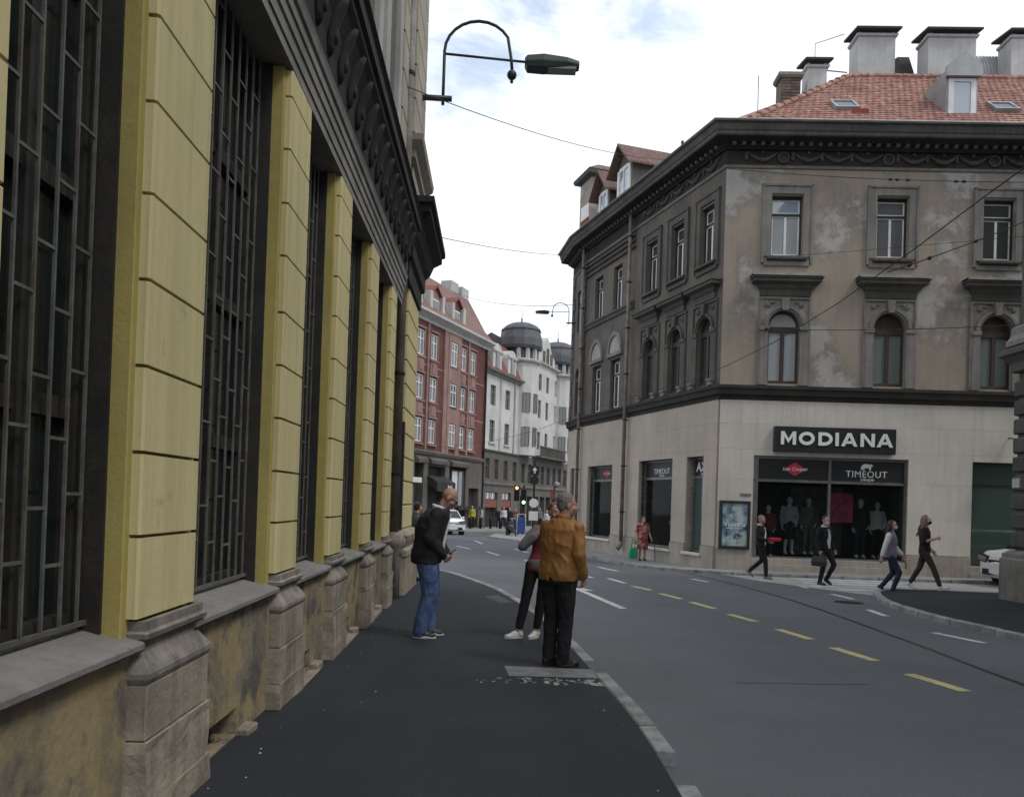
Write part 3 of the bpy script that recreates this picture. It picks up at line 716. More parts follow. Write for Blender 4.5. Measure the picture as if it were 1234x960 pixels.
# --- bands and entablature swept round the corners
PTH = [R0, Q0, C0, E0]; Pw = [(p.x, p.y) for p in PTH]
mk('belt_cornice', MB().sweep([(-.1, 4.9), (.03, 4.9), (.05, 5.02), (.14, 5.06), (.16, 5.2), (.2, 5.24), (.2, 5.33), (-.1, 5.37)], Pw), 'soot', cb)
mk('frieze_moulding', MB().sweep([(-.1, 11.82), (.04, 11.83), (.07, 11.9), (-.1, 11.92)], Pw), 'trim_stone', cb)
mk('frieze', MB().sweep([(-.1, 11.92), (.01, 11.92), (.01, 12.36), (-.1, 12.36)], Pw), 'soot', cb)
mk('dentil_band', MB().sweep([(-.1, 12.36), (.1, 12.36), (.14, 12.4), (.2, 12.42), (.2, 12.5), (.58, 12.54), (-.1, 12.56)], Pw), 'soot', cb)
mk('cornice', MB().sweep([(-.1, 12.56), (.6, 12.542), (.63, 12.57), (.63, 12.66), (.66, 12.69), (.7, 12.84), (.73, 12.87), (-.1, 12.89)], Pw), 'cornice_wood', cb)
mk('gutter', MB().sweep([(.55, 12.892), (.77, 12.892), (.81, 12.93), (.79, 12.955), (.55, 12.96)], Pw), 'roof_metal', cb)
dn = MB().box(-.05, .05, -.3, -.19, 12.43, 12.52).mesh('dentil', 'trim_stone')
for W, a, b, st in ((FF, .15, 14.8, .28), (FA, .2, LA - .1, .28), (FC, .1, 2.4, .28)):
    x = a
    while x < b: ob('dentil', dn, cb, W @ T(x, 0, 0)); x += st
def swag():
    mb = MB()
    for k in range(13):
        t = k / 12; xx = -.42 + .84 * t; s = math.sin(math.pi * t)
        mb.ball((xx, -.03, 12.27 - .2 * s), (.05, .05 + .03 * s, .035 + .045 * s), 7, 4)
    mb.ball((0, -.04, 12.3), (.05, .05, .06), 7, 4); mb.ball((-.47, -.03, 12.16), (.055, .05, .12), 7, 4)
    mb.ball((-.46, -.03, 12.28), (.06, .05, .05), 7, 4)
    return mb.mesh('garland', 'trim_dark', smooth=True)
sw = swag()
for W, a, b in ((FF, .55, 14.6), (FA, XA + .55, LA - .3)):
    x = a; i = 0
    while x < b:
        if i % 3 == 1 and W is FF:
            mk('round_vent', MB().lathe([(.13, 0), (.17, 0), (.17, .06), (.13, .06), (.13, 0)], (0, 0, 0), 14), 'trim_dark', cb, W @ T(x + .26, -.0, 12.15) @ Matrix.Rotation(R(90), 4, 'X'))
            mk('vent_hole', MB().lathe([(.001, 0), (.13, 0), (.13, .012)], (0, 0, 0), 14), 'interior_dark', cb, W @ T(x + .26, -.0, 12.15) @ Matrix.Rotation(R(90), 4, 'X'))
            x += .5
        ob('garland', sw, cb, W @ T(x + .5, 0, 0))['kind'] = 'stuff'; x += .86 if W is FF else 1.0; i += 1
# --- ground floor: ashlar slabs, shop openings
def ashlar(W, x0, x1, z0, z1, holes, mat, rows, seed, y=0.0):
    rr = random.Random(seed); zs = [z0] + rows + [z1]
    for k, (a, b) in enumerate(zip(zs, zs[1:])):
        cuts = [x0]; x = x0 + rr.uniform(.5, 1.0)
        while x < x1 - .45: cuts.append(x); x += rr.uniform(.85, 1.35)
        cuts.append(x1)
        for h in holes:
            cuts = [c for c in cuts if not (h[0] - .25 < c < h[1] + .25 and b > h[2] and a < h[3]) or c in (x0, x1)]
            if b > h[2] + .01 and a < h[3] - .01: cuts += [h[0], h[1]]
        cuts = sorted(set(cuts))
        for p, q in zip(cuts, cuts[1:]):
            if q - p < .03: continue
            pieces = [(a, b)]
            for h in holes:
                if p >= h[0] - .01 and q <= h[1] + .01:
                    pieces = [pc for lo, hi in pieces for pc in ((lo, min(hi, h[2])), (max(lo, h[3]), hi)) if pc[1] - pc[0] > .02]
            for lo, hi in pieces:
                mk('stone_slab', MB().box(p + .0018, q - .0018, y - .03 - rr.uniform(0, .002), y + .06, lo + .0018, hi - .0018), mat, cb, W)
SF = [(1.06, 5.58, Z0 - .05, 3.27), (7.43, 9.9, .12, 3.27)]
ashlar(FF, 0.02, 15, .48, 4.9, SF, 'shop_stone', [1.5, 2.55, 3.45, 4.2], 3)
ashlar(FF, 0.02, 15, Z0 - .1, .47, SF, 'shop_plinth', [], 5, -.04)
SA = [(sA(1.72), sA(.74), .27, 3.25), (sA(5.02), sA(2.63), .27, 3.25), (sA(9.58), sA(7.24), .34, 3.2)]
ashlar(FA, 0, LA - .02, .52, 4.9, SA, 'shop_stone_tan', [1.5, 2.55, 3.42, 4.2], 8)
ashlar(FA, 0, LA - .02, Z0 - .1, .51, SA, 'shop_plinth', [], 9, -.04)
ashlar(FC, 0, 2.48, Z0 - .1, 4.9, [(.7, 1.5, .4, 3.2)], 'shop_stone_tan', [1.0, 2.2, 3.4], 10)
mk('backing_wall', MB().wall(0, 15, Z0 - .3, 5.25, SF, .02, .5), 'shop_plinth', cb, FF)
mk('backing_wall', MB().wall(0, LA, Z0 - .3, 5.25, SA, .02, .5), 'shop_plinth', cb, FA)
mk('backing_wall', MB().box(0, 2.48, .05, .3, Z0 - .3, 5.25), 'interior_dark', cb, FC)
# interior: back wall, floors
def room(W, x0, x1, y1, z0, z1, floor=True):
    mb = MB()
    mb.add([(x0, y1, z0), (x1, y1, z0), (x1, y1, z1), (x0, y1, z1)], [(0, 1, 2, 3)])
    mb.add([(x0, .1, z0), (x0, y1, z0), (x0, y1, z1), (x0, .1, z1)], [(0, 1, 2, 3)]); mb.add([(x1, .1, z0), (x1, y1, z0), (x1, y1, z1), (x1, .1, z1)], [(3, 2, 1, 0)])
    mb.add([(x0, .1, z1), (x1, .1, z1), (x1, y1, z1), (x0, y1, z1)], [(3, 2, 1, 0)])
    mk('shop_interior', mb, 'interior_dark', cb, W)
    mk('display_floor', MB().box(x0, x1, .1, y1, z0 - .1, z0), 'display_floor', cb, W)
room(FF, 1.06, 5.58, 2.2, .24, 3.27)
for (a, b, c, d) in SA: room(FA, a, b, 1.6, c, d)
# shop front
zs = .24
sf = mk('shop_front', MB().box(1.06, 5.58, .04, .14, 2.5, 2.58).box(1.06, 1.22, .04, .14, zs, 3.27).box(5.5, 5.58, .04, .14, zs, 3.27).box(1.22, 5.5, .04, .14, 3.19, 3.27).box(3.28, 3.36, .04, .14, zs, 3.19).box(1.22, 5.5, .04, .14, zs, zs + .05), 'alu_frame', cb, FF)
mk('fascia_panel', MB().box(1.22, 3.28, .07, .12, 2.58, 3.19), 'panel_black', sf, FF); mk('fascia_panel', MB().box(3.36, 5.5, .07, .12, 2.58, 3.19), 'panel_black', sf, FF)
mk('pane', MB().box(1.22, 3.28, .085, .095, zs + .05, 2.5), 'shop_glass', sf, FF); mk('pane', MB().box(3.36, 5.5, .085, .095, zs + .05, 2.5), 'shop_glass', sf, FF)
mk('step', MB().box(1.06, 5.56, -.12, .04, Z0 - .1, .06).box(1.06, 5.56, -.05, .16, .06, .238), 'shop_plinth', cb, FF, bevel=.01)['kind'] = 'stuff'
def diamond(W, x, z, w, h, par): mk('logo', MB().prism([(x - w, z), (x, z - h), (x + w, z), (x, z + h)], 'y', .068, .06), 'logo_red', par, W)
diamond(FF, 2.3, 2.9, .33, .2, sf)
text('lettering', 'Lee Cooper', .15, 'letter_white', sf, FF @ T(2.3, .057, 2.9), bold=.002, depth=.003, shear=.25)
text('lettering', 'TIMEOUT', .27, 'letter_white', sf, FF @ T(4.4, .066, 2.8), bold=0, depth=.003, space=1.08)
text('lettering', 'Lifestyle', .12, 'letter_white', sf, FF @ T(4.42, .066, 2.65), bold=.001, depth=.003, shear=.35)
def bear(W, x, z, s, par):
    mb = MB()
    P = [(-1, .1), (-.9, .5), (-.5, .75), (0, .8), (.5, .7), (.75, .72), (.8, .85), (.9, .7), (1.15, .5), (1.15, .35), (.85, .25), (.75, -.35), (.45, -.35), (.42, .05), (0, .0), (-.35, .05), (-.4, -.35), (-.75, -.35), (-.75, 0), (-.95, -.3), (-1.1, -.3)]
    return mk('logo', mb.prism([(x + a * s, z + b * s) for a, b in P], 'y', .068, .062), 'letter_white', par, W)
bear(FF, 4.4, 2.99, .16, sf)
# the other shop windows along the street
for i, (a, b, c, d) in enumerate(SA):
    f = mk('shop_window', MB().box(a, a + .07, .22, .32, c, d).box(b - .07, b, .22, .32, c, d).box(a + .07, b - .07, .22, .32, d - .07, d).box(a + .07, b - .07, .22, .32, 2.58, 2.66).box(a + .07, b - .07, .22, .32, c, c + .06), 'alu_frame', cb, FA)
    mk('fascia_panel', MB().box(a + .07, b - .07, .25, .3, 2.66, d - .07), 'panel_black', f, FA)
    mk('pane', MB().box(a + .07, b - .07, .26, .27, c + .06, 2.58), 'teal_glass' if i == 0 else 'shop_glass', f, FA)
    mk('sill', MB().box(a - .06, b + .06, -.14, .22, c - .09, c), 'shop_stone', cb, FA, bevel=.01)
    xm = (a + b) / 2; Wt = FA @ T(0, .19, 0)
    if i == 0:
        text('lettering', 'AXL', .42, 'letter_white', f, FA @ T(xm + .05, .243, 2.93), bold=.008, depth=.003); text('lettering', 'jeans', .12, 'letter_white', f, FA @ T(xm + .05, .243, 2.73), depth=.003)
    elif i == 1:
        text('lettering', 'TIMEOUT', .26, 'letter_white', f, FA @ T(xm, .243, 2.86), bold=.0, depth=.003); bear(Wt, xm, 3.04, .12, f); text('lettering', 'Lifestyle', .11, 'letter_white', f, FA @ T(xm, .243, 2.72), depth=.003, shear=.35)
    else:
        diamond(Wt, xm + .1, 2.9, .3, .19, f); text('lettering', 'Lee Cooper', .13, 'letter_white', f, FA @ T(xm + .1, .243, 2.9), depth=.003, shear=.25)
# green glazed shop window further along
gw = mk('shop_window', MB().box(7.43, 7.5, .18, .28, .2, 3.27).box(9.83, 9.9, .18, .28, .2, 3.27).box(7.5, 9.83, .18, .28, 3.2, 3.27).box(7.5, 9.83, .18, .28, 2.6, 2.63).box(7.5, 9.83, .18, .28, .2, .26), 'black_frame', cb, FF)
mk('pane', MB().box(7.5, 9.83, .22, .23, .26, 2.6), 'green_glass', gw, FF); mk('pane', MB().box(7.5, 9.83, .22, .23, 2.63, 3.2), 'green_glass', gw, FF)
mk('step', MB().box(7.4, 9.95, -.12, .2, Z0 - .1, .0).box(7.43, 9.9, -.06, .2, .0, .2), 'shop_plinth', cb, FF, bevel=.008)['kind'] = 'stuff'
# pipes down the street facade
p1 = downpipe(cb, FA, sA(5.95), -.2, .3, 12.5, .07); p2 = downpipe(cb, FA, .12, -.2, .3, 12.5, .07)
mk('pipe_elbow', MB().tube([(sA(5.95), -.2, 12.5), (sA(5.95), -.3, 12.75), (sA(5.95), -.6, 13.0)], .06, 8), 'pipe_rust', cb, FA)
# --- roof
zE = 12.95
RS = .865
def rf(x, d): return FF @ Vector((x, -.62 + d, zE + RS * d))
DR = 4.15; H1x = 4.85
roof = mk('roof', MB().add([rf(.5, 0), rf(15, 0), rf(15, DR), rf(H1x, DR), FA @ Vector((sA(5), 5.2, zE + RS * DR * .95)), FA @ Vector((sA(4.2), 3.4, 14.1)), FA @ Vector((LA + .1, -.5, zE + .01)), FF @ Vector((15, 6.5, 14.5)), rf(H1x, DR) + Vector((.3, 3.5, -1.5))],
          [(0, 1, 2, 3), (0, 3, 4, 5, 6), (3, 2, 7, 8)]), 'roof_tile', cb)
# tile courses on the front slope
mb = MB(); nrow = 27; cw = .2
for k in range(nrow):
    d0 = DR * k / nrow; d1 = DR * (k + 1) / nrow; xa = .5 + 4.35 * d0 / DR
    x = xa + (.5 if k % 2 else 0) * cw
    while x < 12:
        if x + cw * .5 > xa + .02:
            u = random.uniform(0, .012); e = cw * .93
            def q(xx, d, h): p = rf(xx, d); return (p.x, p.y, p.z + h)
            mb.add([q(x, d0 - .03, .035 + u), q(x + e / 2, d0 - .055, .05 + u), q(x + e, d0 - .03, .035 + u), q(x + e, d1, .012), q(x + e / 2, d1, .02), q(x, d1, .012), q(x, d0 - .03, .0), q(x + e, d0 - .03, 0)],
                   [(0, 1, 4, 5), (1, 2, 3, 4), (6, 7, 2, 1, 0), (6, 0, 5), (7, 3, 2)])
        x += cw
o = mk('roof_tiles', mb, 'roof_tile', roof); o['kind'] = 'stuff'
mb = MB()
for k in range(14):
    t0 = k / 14; t1 = (k + 1.1) / 14; A = rf(.5, 0); B = rf(H1x, DR)
    mb.tube([A.lerp(B, t0) + Vector((0, 0, .05)), A.lerp(B, min(1, t1)) + Vector((0, 0, .02))], [.12, .1], 7)
o = mk('hip_tiles', mb, 'roof_tile', roof); o['kind'] = 'stuff'
mb = MB(); A = rf(H1x, DR); B = rf(15, DR)
for k in range(34): mb.tube([A.lerp(B, k / 34) + Vector((0, 0, .04)), A.lerp(B, (k + 1.08) / 34) + Vector((0, 0, .02))], [.11, .1], 7)
o = mk('ridge_tiles', mb, 'roof_tile', roof); o['kind'] = 'stuff'
# low metal roof over the street side
mA = MB().add([FA @ Vector((-.2, -.6, zE)), FA @ Vector((LA, -.6, zE)), FA @ Vector((sA(4.2), 3.2, 14.3)), FA @ Vector((-.2, 3.2, 14.3)), FC @ Vector((-.1, -.6, zE)), FC @ Vector((0, 3.2, 14.2))], [(0, 1, 2, 3), (4, 0, 3, 5)])
mr_ = mk('metal_roof', mA, 'roof_metal', cb)
# snow fence / gutter brackets, skylights, roof dormer
def on_slope(x, d, h): p = rf(x, d); return FF.inverted() @ p + Vector((0, 0, h))
def skylight(x, d, w, l, par):
    n = Vector((0, -RS, 1)).normalized(); u = Vector((1, 0, 0)); v = Vector((0, 1, RS)).normalized(); o = FF.inverted() @ rf(x, d)
    def P(a, b, c): return o + u * a + v * b + n * c
    def bx(a0, a1, b0, b1, c0, c1): return [P(a, b, c) for c in (c0, c1) for a, b in ((a0, b0), (a1, b0), (a1, b1), (a0, b1))], [(0, 3, 2, 1), (4, 5, 6, 7), (0, 1, 5, 4), (1, 2, 6, 5), (2, 3, 7, 6), (3, 0, 4, 7)]
    mb = MB()
    for q in ((0, .07, 0, l), (w - .07, w, 0, l), (.07, w - .07, 0, .08), (.07, w - .07, l - .08, l)): mb.add(*bx(*q, 0, .14))
    s = mk('skylight', mb, 'roof_metal', par, FF)
    mk('pane', MB().add(*bx(.07, w - .07, .08, l - .08, .06, .09)), 'pane_sky', s, FF)
skylight(3.25, .9, .72, .75, roof); skylight(8.0, .95, .72, .75, roof); skylight(7.55, 3.35, .55, .55, roof)
mk('red_board', MB().box(3.7, 4.15, .02, .08, 13.52, 13.68), 'faded_red', roof, FF)
dx = 6.95
dm = mk('dormer', MB().prism([(dx - .46, 13.45), (dx + .46, 13.45), (dx + .46, 15.0), (dx, 15.42), (dx - .46, 15.0)], 'y', .22, 2.1), 'roof_metal', roof, FF)
mk('dormer_front', MB().box(dx - .4, dx - .25, .17, .22, 13.45, 14.72).box(dx + .25, dx + .4, .17, .22, 13.45, 14.72).box(dx - .25, dx + .25, .17, .22, 14.62, 14.72).box(dx - .25, dx + .25, .17, .22, 13.45, 13.65), 'white_paint', dm, FF)
mk('pane', MB().box(dx - .25, dx + .25, .2, .215, 13.65, 14.62), 'pane_sky', dm, FF)
mk('dormer_hood', MB().prism([(dx - .52, 14.74), (dx + .52, 14.74), (dx + .52, 15.04), (dx, 15.5), (dx - .52, 15.04)], 'y', .05, .2), 'roof_metal', dm, FF)
def chimney(W, x, y, w, d, z0, z1, par, cap=True, mat='chim_render', base=True):
    c = mk('chimney', MB().box(x - w / 2, x + w / 2, y - d / 2, y + d / 2, z0, z1), mat, par, W)
    if base: mk('chimney_base', MB().box(x - w / 2 - .03, x + w / 2 + .03, y - d / 2 - .03, y + d / 2 + .03, z0 - .05, z0 + .35), 'white_paint', c, W, bevel=.01)
    mk('chimney_collar', MB().sweep([(0, z1 - .02), (.06, z1), (.08, z1 + .07), (0, z1 + .1)], [(x - w / 2, y + d / 2), (x - w / 2, y - d / 2), (x + w / 2, y - d / 2), (x + w / 2, y + d / 2)]), mat, c, W)
    if cap:
        for sx in (-1, 1):
            for sy in (-1, 1): mk('cap_support', MB().box(x + sx * w * .44 - .04, x + sx * w * .44 + .04, y + sy * d * .42 - .04, y + sy * d * .42 + .04, z1 + .05, z1 + .16), mat, c, W)
        mk('chimney_cap', MB().prism([(y - d / 2 - .22, z1 + .16), (y + d / 2 + .22, z1 + .36), (y + d / 2 + .22, z1 + .43), (y - d / 2 - .22, z1 + .23)], 'x', x - w / 2 - .13, x + w / 2 + .13), 'soot', c, W)
    return c
chimney(FF, 5.78, 4.0, 1.25, .8, 16.3, 18.0, roof); chimney(FF, 8.32, 4.0, 1.6, .8, 16.3, 18.0, roof); chimney(FF, 11.1, 4.0, 1.6, .8, 16.3, 18.0, roof)
chimney(FF, 3.35, 2.55, .62, .55, 15.1, 16.15, roof, base=False)
cbk = chimney(FF, 2.4, 2.2, .62, .55, 14.6, 15.6, roof, cap=False, mat='brick_old', base=False)
mk('chimney_slab', MB().box(2.0, 2.8, 1.85, 2.55, 15.68, 15.78), 'trim_stone', cbk, FF)
for k in range(9):
    for j in range(2):
        mk('brick', MB().box(2.1 + j * .31 - .0 + (.0 if k % 2 else -.0) + .005, 2.1 + (j + 1) * .31 - .01, 1.905, 1.93, 14.75 + k * .095, 14.75 + k * .095 + .082), 'brick_old', cbk, FF)
mb = MB()
for i in range(16):
    x = 8.9 + i * .1; z = (i % 2) * .06
    mb.box(x, x + .055, 4.2, 5.2, 16.4 + z, 17.2)
mk('corrugated_sheet', MB().loft([[(8.95 + i * .055, 4.15, 16.35 + (.05 if i % 2 else 0)) for i in range(30)], [(8.95 + i * .055, 4.75, 18.0 + (.05 if i % 2 else 0)) for i in range(30)]], closed=False), 'roof_metal', roof, FF)
mk('lean_to', MB().prism([(4.0, 16.2), (5.4, 16.2), (5.4, 18.2), (5.0, 18.1)], 'x', 7.1, 7.5), 'soot', roof, FF)
# aerials
mk('aerial', MB().tube([(3.35, 2.55, 16.4), (3.35, 2.55, 17.1), (4.2, 2.3, 17.28)], .012, 5), 'iron_dark', roof, FF)
mk('aerial', MB().tube([(3.6, 2.6, 16.25), (4.9, 3.9, 16.9)], .02, 5), 'iron_dark', roof, FF)
mk('lightning_rod', MB().tube([(1.05, .7, 13.9), (1.05, .7, 15.0)], .012, 5), 'iron_dark', roof, FF)
# dormers on the street side
def street_dormer(s, w, y0, z0, ze, zr, back):
    x = sA(s)
    d = mk('dormer', MB().prism([(x - w / 2, z0), (x + w / 2, z0), (x + w / 2, ze), (x, zr - .1), (x - w / 2, ze)], 'y', y0, y0 + back), 'stucco_shaded', mr_, FA)
    mk('dormer_front', MB().box(x - w * .42, x - w * .28, y0 - .05, y0, z0, ze).box(x + w * .28, x + w * .42, y0 - .05, y0, z0, ze).box(x - w * .28, x + w * .28, y0 - .05, y0, ze - .1, ze + .05).box(x - .03, x + .03, y0 - .05, y0, z0, ze - .1), 'white_paint', d, FA)
    for a, b in ((x - w * .28, x - .03), (x + .03, x + w * .28)): mk('pane', MB().box(a, b, y0 - .02, y0 - .01, z0 + .05, ze - .1), 'pane_sky', d, FA)
    for sg in (-1, 1):
        mk('dormer_roof', MB().prism([(x, zr), (x + sg * (w / 2 + .3), ze - .18), (x + sg * (w / 2 + .3), ze - .1), (x, zr + .1)], 'y', y0 - .35, y0 + back), 'tile_old', d, FA)
street_dormer(7.55, 1.35, .25, 13.3, 14.85, 15.65, 3.4)
street_dormer(9.55, 1.05, .3, 13.3, 14.6, 15.4, 3.0)
cs = mk('stair_turret', MB().box(-1.6, -.35, .25, 1.6, 13.2, 15.75), 'stucco', mr_, FA)
mk('turret_eave', MB().sweep([(0, 15.75), (.22, 15.85), (.26, 16.0), (0, 16.05)], [(-1.6, 1.6), (-1.6, .25), (-.35, .25), (-.35, 1.6)]), 'trim_dark', cs, FA)
mk('turret_roof', MB().loft([[(-1.85, 0, 16.03), (-.1, 0, 16.03), (-.1, 1.85, 16.03), (-1.85, 1.85, 16.03)], [(-1.2, .7, 16.5), (-.75, .7, 16.5), (-.75, 1.2, 16.5), (-1.2, 1.2, 16.5)]]), 'tile_old', cs, FA)
mk('poster_board', MB().box(-1.4, -.55, .22, .25, 14.1, 14.7), 'white_paint', cs, FA); mk('poster_board', MB().box(-1.4, -.55, .22, .25, 13.85, 14.08), 'faded_red', cs, FA)
mk('vent_pipe', MB().tube([(sA(3.3), .35, 13.4), (sA(3.3), .35, 14.1)], .05, 8), 'iron_dark', mr_, FA)
# --- signs on the front (things that hang on the wall)
sg = thing('shop_sign', 'long black sign board with white MODIANA letters above the shop front', 'sign', FF @ T(3.36, -.1, 3.42))
mk('board', MB().box(1.6, 5.12, -.22, -.035, 3.4, 4.14), 'panel_black', sg, FF, bevel=.012)
xs = [1.95, 2.5, 3.02, 3.4, 3.76, 4.25, 4.77]
def letter_mesh(ch, w, h, t, y0=-.247, y1=-.22):
    mb = MB(); P = lambda *p: mb.prism(list(p), 'y', y0, y1)
    if ch == 'I': P((-t / 2, 0), (t / 2, 0), (t / 2, h), (-t / 2, h))
    if ch in 'MN':
        for x in (0, w - t): P((x, 0), (x + t, 0), (x + t, h), (x, h))
        if ch == 'N': P((t, h), (t, h - t * 1.3), (w - t, 0), (w - t, t * 1.3))
        else:
            P((t, h), (t, h - t * 1.5), (w / 2, .12 * h), (w / 2, .12 * h + t * 1.3)); P((w - t, h), (w / 2, .12 * h + t * 1.3), (w / 2, .12 * h), (w - t, h - t * 1.5))
    if ch == 'A':
        P((0, 0), (t * 1.1, 0), (w / 2 + t * .05, h - t), (w / 2, h), (w / 2 - t * .55, h)); P((w, 0), (w / 2 + t * .55, h), (w / 2, h), (w / 2 - t * .05, h - t), (w - t * 1.1, 0))
        P((w * .27, h * .2), (w * .73, h * .2), (w * .66, h * .2 + t * .8), (w * .34, h * .2 + t * .8))
    if ch in 'OD':
        n = 24; a0, a1 = (0, 2 * math.pi) if ch == 'O' else (-math.pi / 2, math.pi / 2)
        cx, rx = (w / 2, w / 2) if ch == 'O' else (w * .4, w * .6); n = 24 if ch == 'O' else 14
        for i in range(n):
            u, v = a0 + (a1 - a0) * i / n, a0 + (a1 - a0) * (i + 1) / n
            f = lambda a, k: (cx + (rx - k) * math.cos(a), h / 2 + (h / 2 - k) * math.sin(a))
            P(f(u, 0), f(v, 0), f(v, t), f(u, t))
        if ch == 'D':
            P((0, 0), (t, 0), (t, h), (0, h)); P((t, 0), (cx, 0), (cx, t), (t, t)); P((t, h - t), (cx, h - t), (cx, h), (t, h))
    return mb
for ch, x, w in (('M', 1.77, .44), ('O', 2.29, .46), ('D', 2.86, .41), ('I', 3.4, .1), ('A', 3.52, .47), ('N', 4.08, .41), ('A', 4.55, .47)):
    mk('letter', letter_mesh(ch, w, .39, .095), 'letter_white', sg, FF @ T(x, 0, 3.6), clean=True)
M('poster_blue', (.06, .16, .26), (.42, .5, .5), thr=.5, soft=.08, scale=2.2, var=.05, bump=0, rough=.3, c3=(.03, .06, .1), thr3=.57, scale3=3)
ps = thing('poster_case', 'black framed poster case with blue picture on the stone wall beside the shop', 'poster', FF @ T(.54, -.1, .5))
mk('frame', MB().box(.08, .98, -.13, -.035, .48, .56).box(.08, .98, -.13, -.035, 1.82, 1.9).box(.08, .16, -.13, -.035, .56, 1.82).box(.9, .98, -.13, -.035, .56, 1.82), 'black_frame', ps, FF)
pp = mk('poster', MB().box(.16, .9, -.09, -.05, .56, 1.82), 'poster_blue', ps, FF)
text('lettering', 'Vijesti u', .2, 'letter_white', pp, FF @ T(.53, -.093, 1.2), bold=.003, depth=.002); text('lettering', 'svijetu', .08, 'letter_white', pp, FF @ T(.53, -.093, .72), depth=.002)
mk('underline', MB().box(.28, .78, -.094, -.09, 1.08, 1.095), 'letter_white', pp, FF)
np_ = mk('name_plate', MB().box(.68, 1.0, -.05, -.032, 2.05, 2.13), 'trim_stone', cb, FF)
bl = thing('bracket_lamp', 'small dark floodlight on bracket above the green shop window', 'lamp', FF @ T(8.45, 0, 3.5))
mk('bracket', MB().tube([(8.45, -.02, 4.0), (8.5, -.35, 3.95), (8.55, -.45, 3.8)], .02, 6), 'iron_dark', bl, FF); mk('lamp_head', MB().loft([[(8.42, -.6, 3.85), (8.7, -.6, 3.85), (8.7, -.3, 3.85), (8.42, -.3, 3.85)], [(8.36, -.75, 3.5), (8.7, -.75, 3.5), (8.7, -.45, 3.5), (8.36, -.45, 3.5)]]), 'iron_dark', bl, FF)
# ------------------------------------------------------------------ dark rusticated building across the side street
rb = thing('rusticated_building', 'dark stone building with deep banded blocks at the mouth of the side street', 'building', T(10.6, 16.8, -.15))
FRt = FR(10.66, 16.85, -91)    # runs towards the viewer, faces the street
M('rustic_stone', (.085, .08, .076), (.06, .057, .054), scale=2, var=.14, bump=.5, bscale=18, rnd=.1, streak=.25)
M('rustic_plinth', (.19, .175, .155), (.13, .12, .108), scale=2, var=.14, bump=.4, streak=.3)
mk('wall', MB().box(.06, 24, .08, 8, -.3, 15), 'trim_dark', rb, FRt)
mk('plinth', MB().sweep([(0, -.4), (.13, -.4), (.13, .78), (.1, .82), (.1, .9), (.0, .98)], [(0, 6), (0, 0), (24, 0)]), 'rustic_plinth', rb, FRt)
z = 1.0; k = 0
while z < 4.6:
    for a, b in ((0, .85), (.87, 2.2), (2.22, 3.6)):
        mk('rustication_block', MB().box(a, b, 0, .5, z + .035, z + .36), 'rustic_stone', rb, FRt, bevel=.03)
    mk('rustication_block', MB().box(0, .5, .52, 1.6, z + .035, z + .36), 'rustic_stone', rb, FRt, bevel=.03)
    z += .4; k += 1
mk('belt_cornice', MB().sweep([(0, 4.75), (.05, 4.78), (.06, 4.95), (.16, 5.08), (.24, 5.12), (.24, 5.22), (0, 5.34)], [(0, 6), (0, 0), (24, 0)]), 'trim_dark', rb, FRt)
mk('pedestal', MB().sweep([(0, 5.3), (.12, 5.32), (.12, 5.42), (.05, 5.55), (.05, 5.7), (0, 5.75)], [(0, 3), (0, 0), (4, 0)]), 'trim_stone', rb, FRt)
mk('upper_wall', MB().box(.1, 24, .12, 7.9, 5.3, 15), 'rustic_stone', rb, FRt)
for x in (2.5, 6.0, 9.5):
    w = mk('window', MB().box(x - .75, x - .5, -.08, .05, 6.2, 9.0).box(x + .5, x + .75, -.08, .05, 6.2, 9.0).box(x - .9, x + .9, -.14, .05, 9.0, 9.3), 'trim_stone', rb, FRt); w['kind'] = 'stuff'
    mk('pane', MB().box(x - .5, x + .5, -.02, -.005, 6.2, 9.0), 'pane_mid', w, FRt)
mk('street_plate', MB().box(.08, .32, -.03, -.002, 2.3, 2.5), 'upper_grey', rb, FRt)
# ------------------------------------------------------------------ row of houses beyond the square
M('red_stucco', (.15, .06, .052), (.115, .047, .042), scale=.6, var=.06, bump=.1, streak=.15, big=.12)
M('pink_trim', (.29, .18, .155), (.23, .14, .122), scale=.8, var=.06, bump=.1, streak=.15)
M('house_grey', (.135, .12, .105), (.10, .092, .082), scale=.8, var=.1, bump=.2, streak=.25)
M('house_white', (.56, .55, .53), (.47, .465, .45), scale=.6, var=.05, bump=.1, streak=.18)
M('house_cream', (.5, .485, .455), (.42, .41, .385), scale=.6, var=.05, bump=.1, streak=.18)
M('slate', (.10, .105, .112), (.075, .08, .085), scale=2, var=.15, rough=.55, bump=.3)
M('tile_brown', (.20, .125, .108), (.16, .1, .087), scale=1.2, var=.15, bump=.4, bscale=12)
M('tile_red', (.22, .075, .068), (.18, .062, .056), scale=1.2, var=.15, bump=.3, bscale=12)
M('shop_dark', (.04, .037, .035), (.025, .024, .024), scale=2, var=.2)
M('orange_fascia', (.2, .07, .045), var=.1)
M('plain_white', (.6, .6, .58), var=.03, bump=0)  # plain white base colour without emission
ROW = FR(-3.5, 62.2, 68.3)
RZ0 = -.62
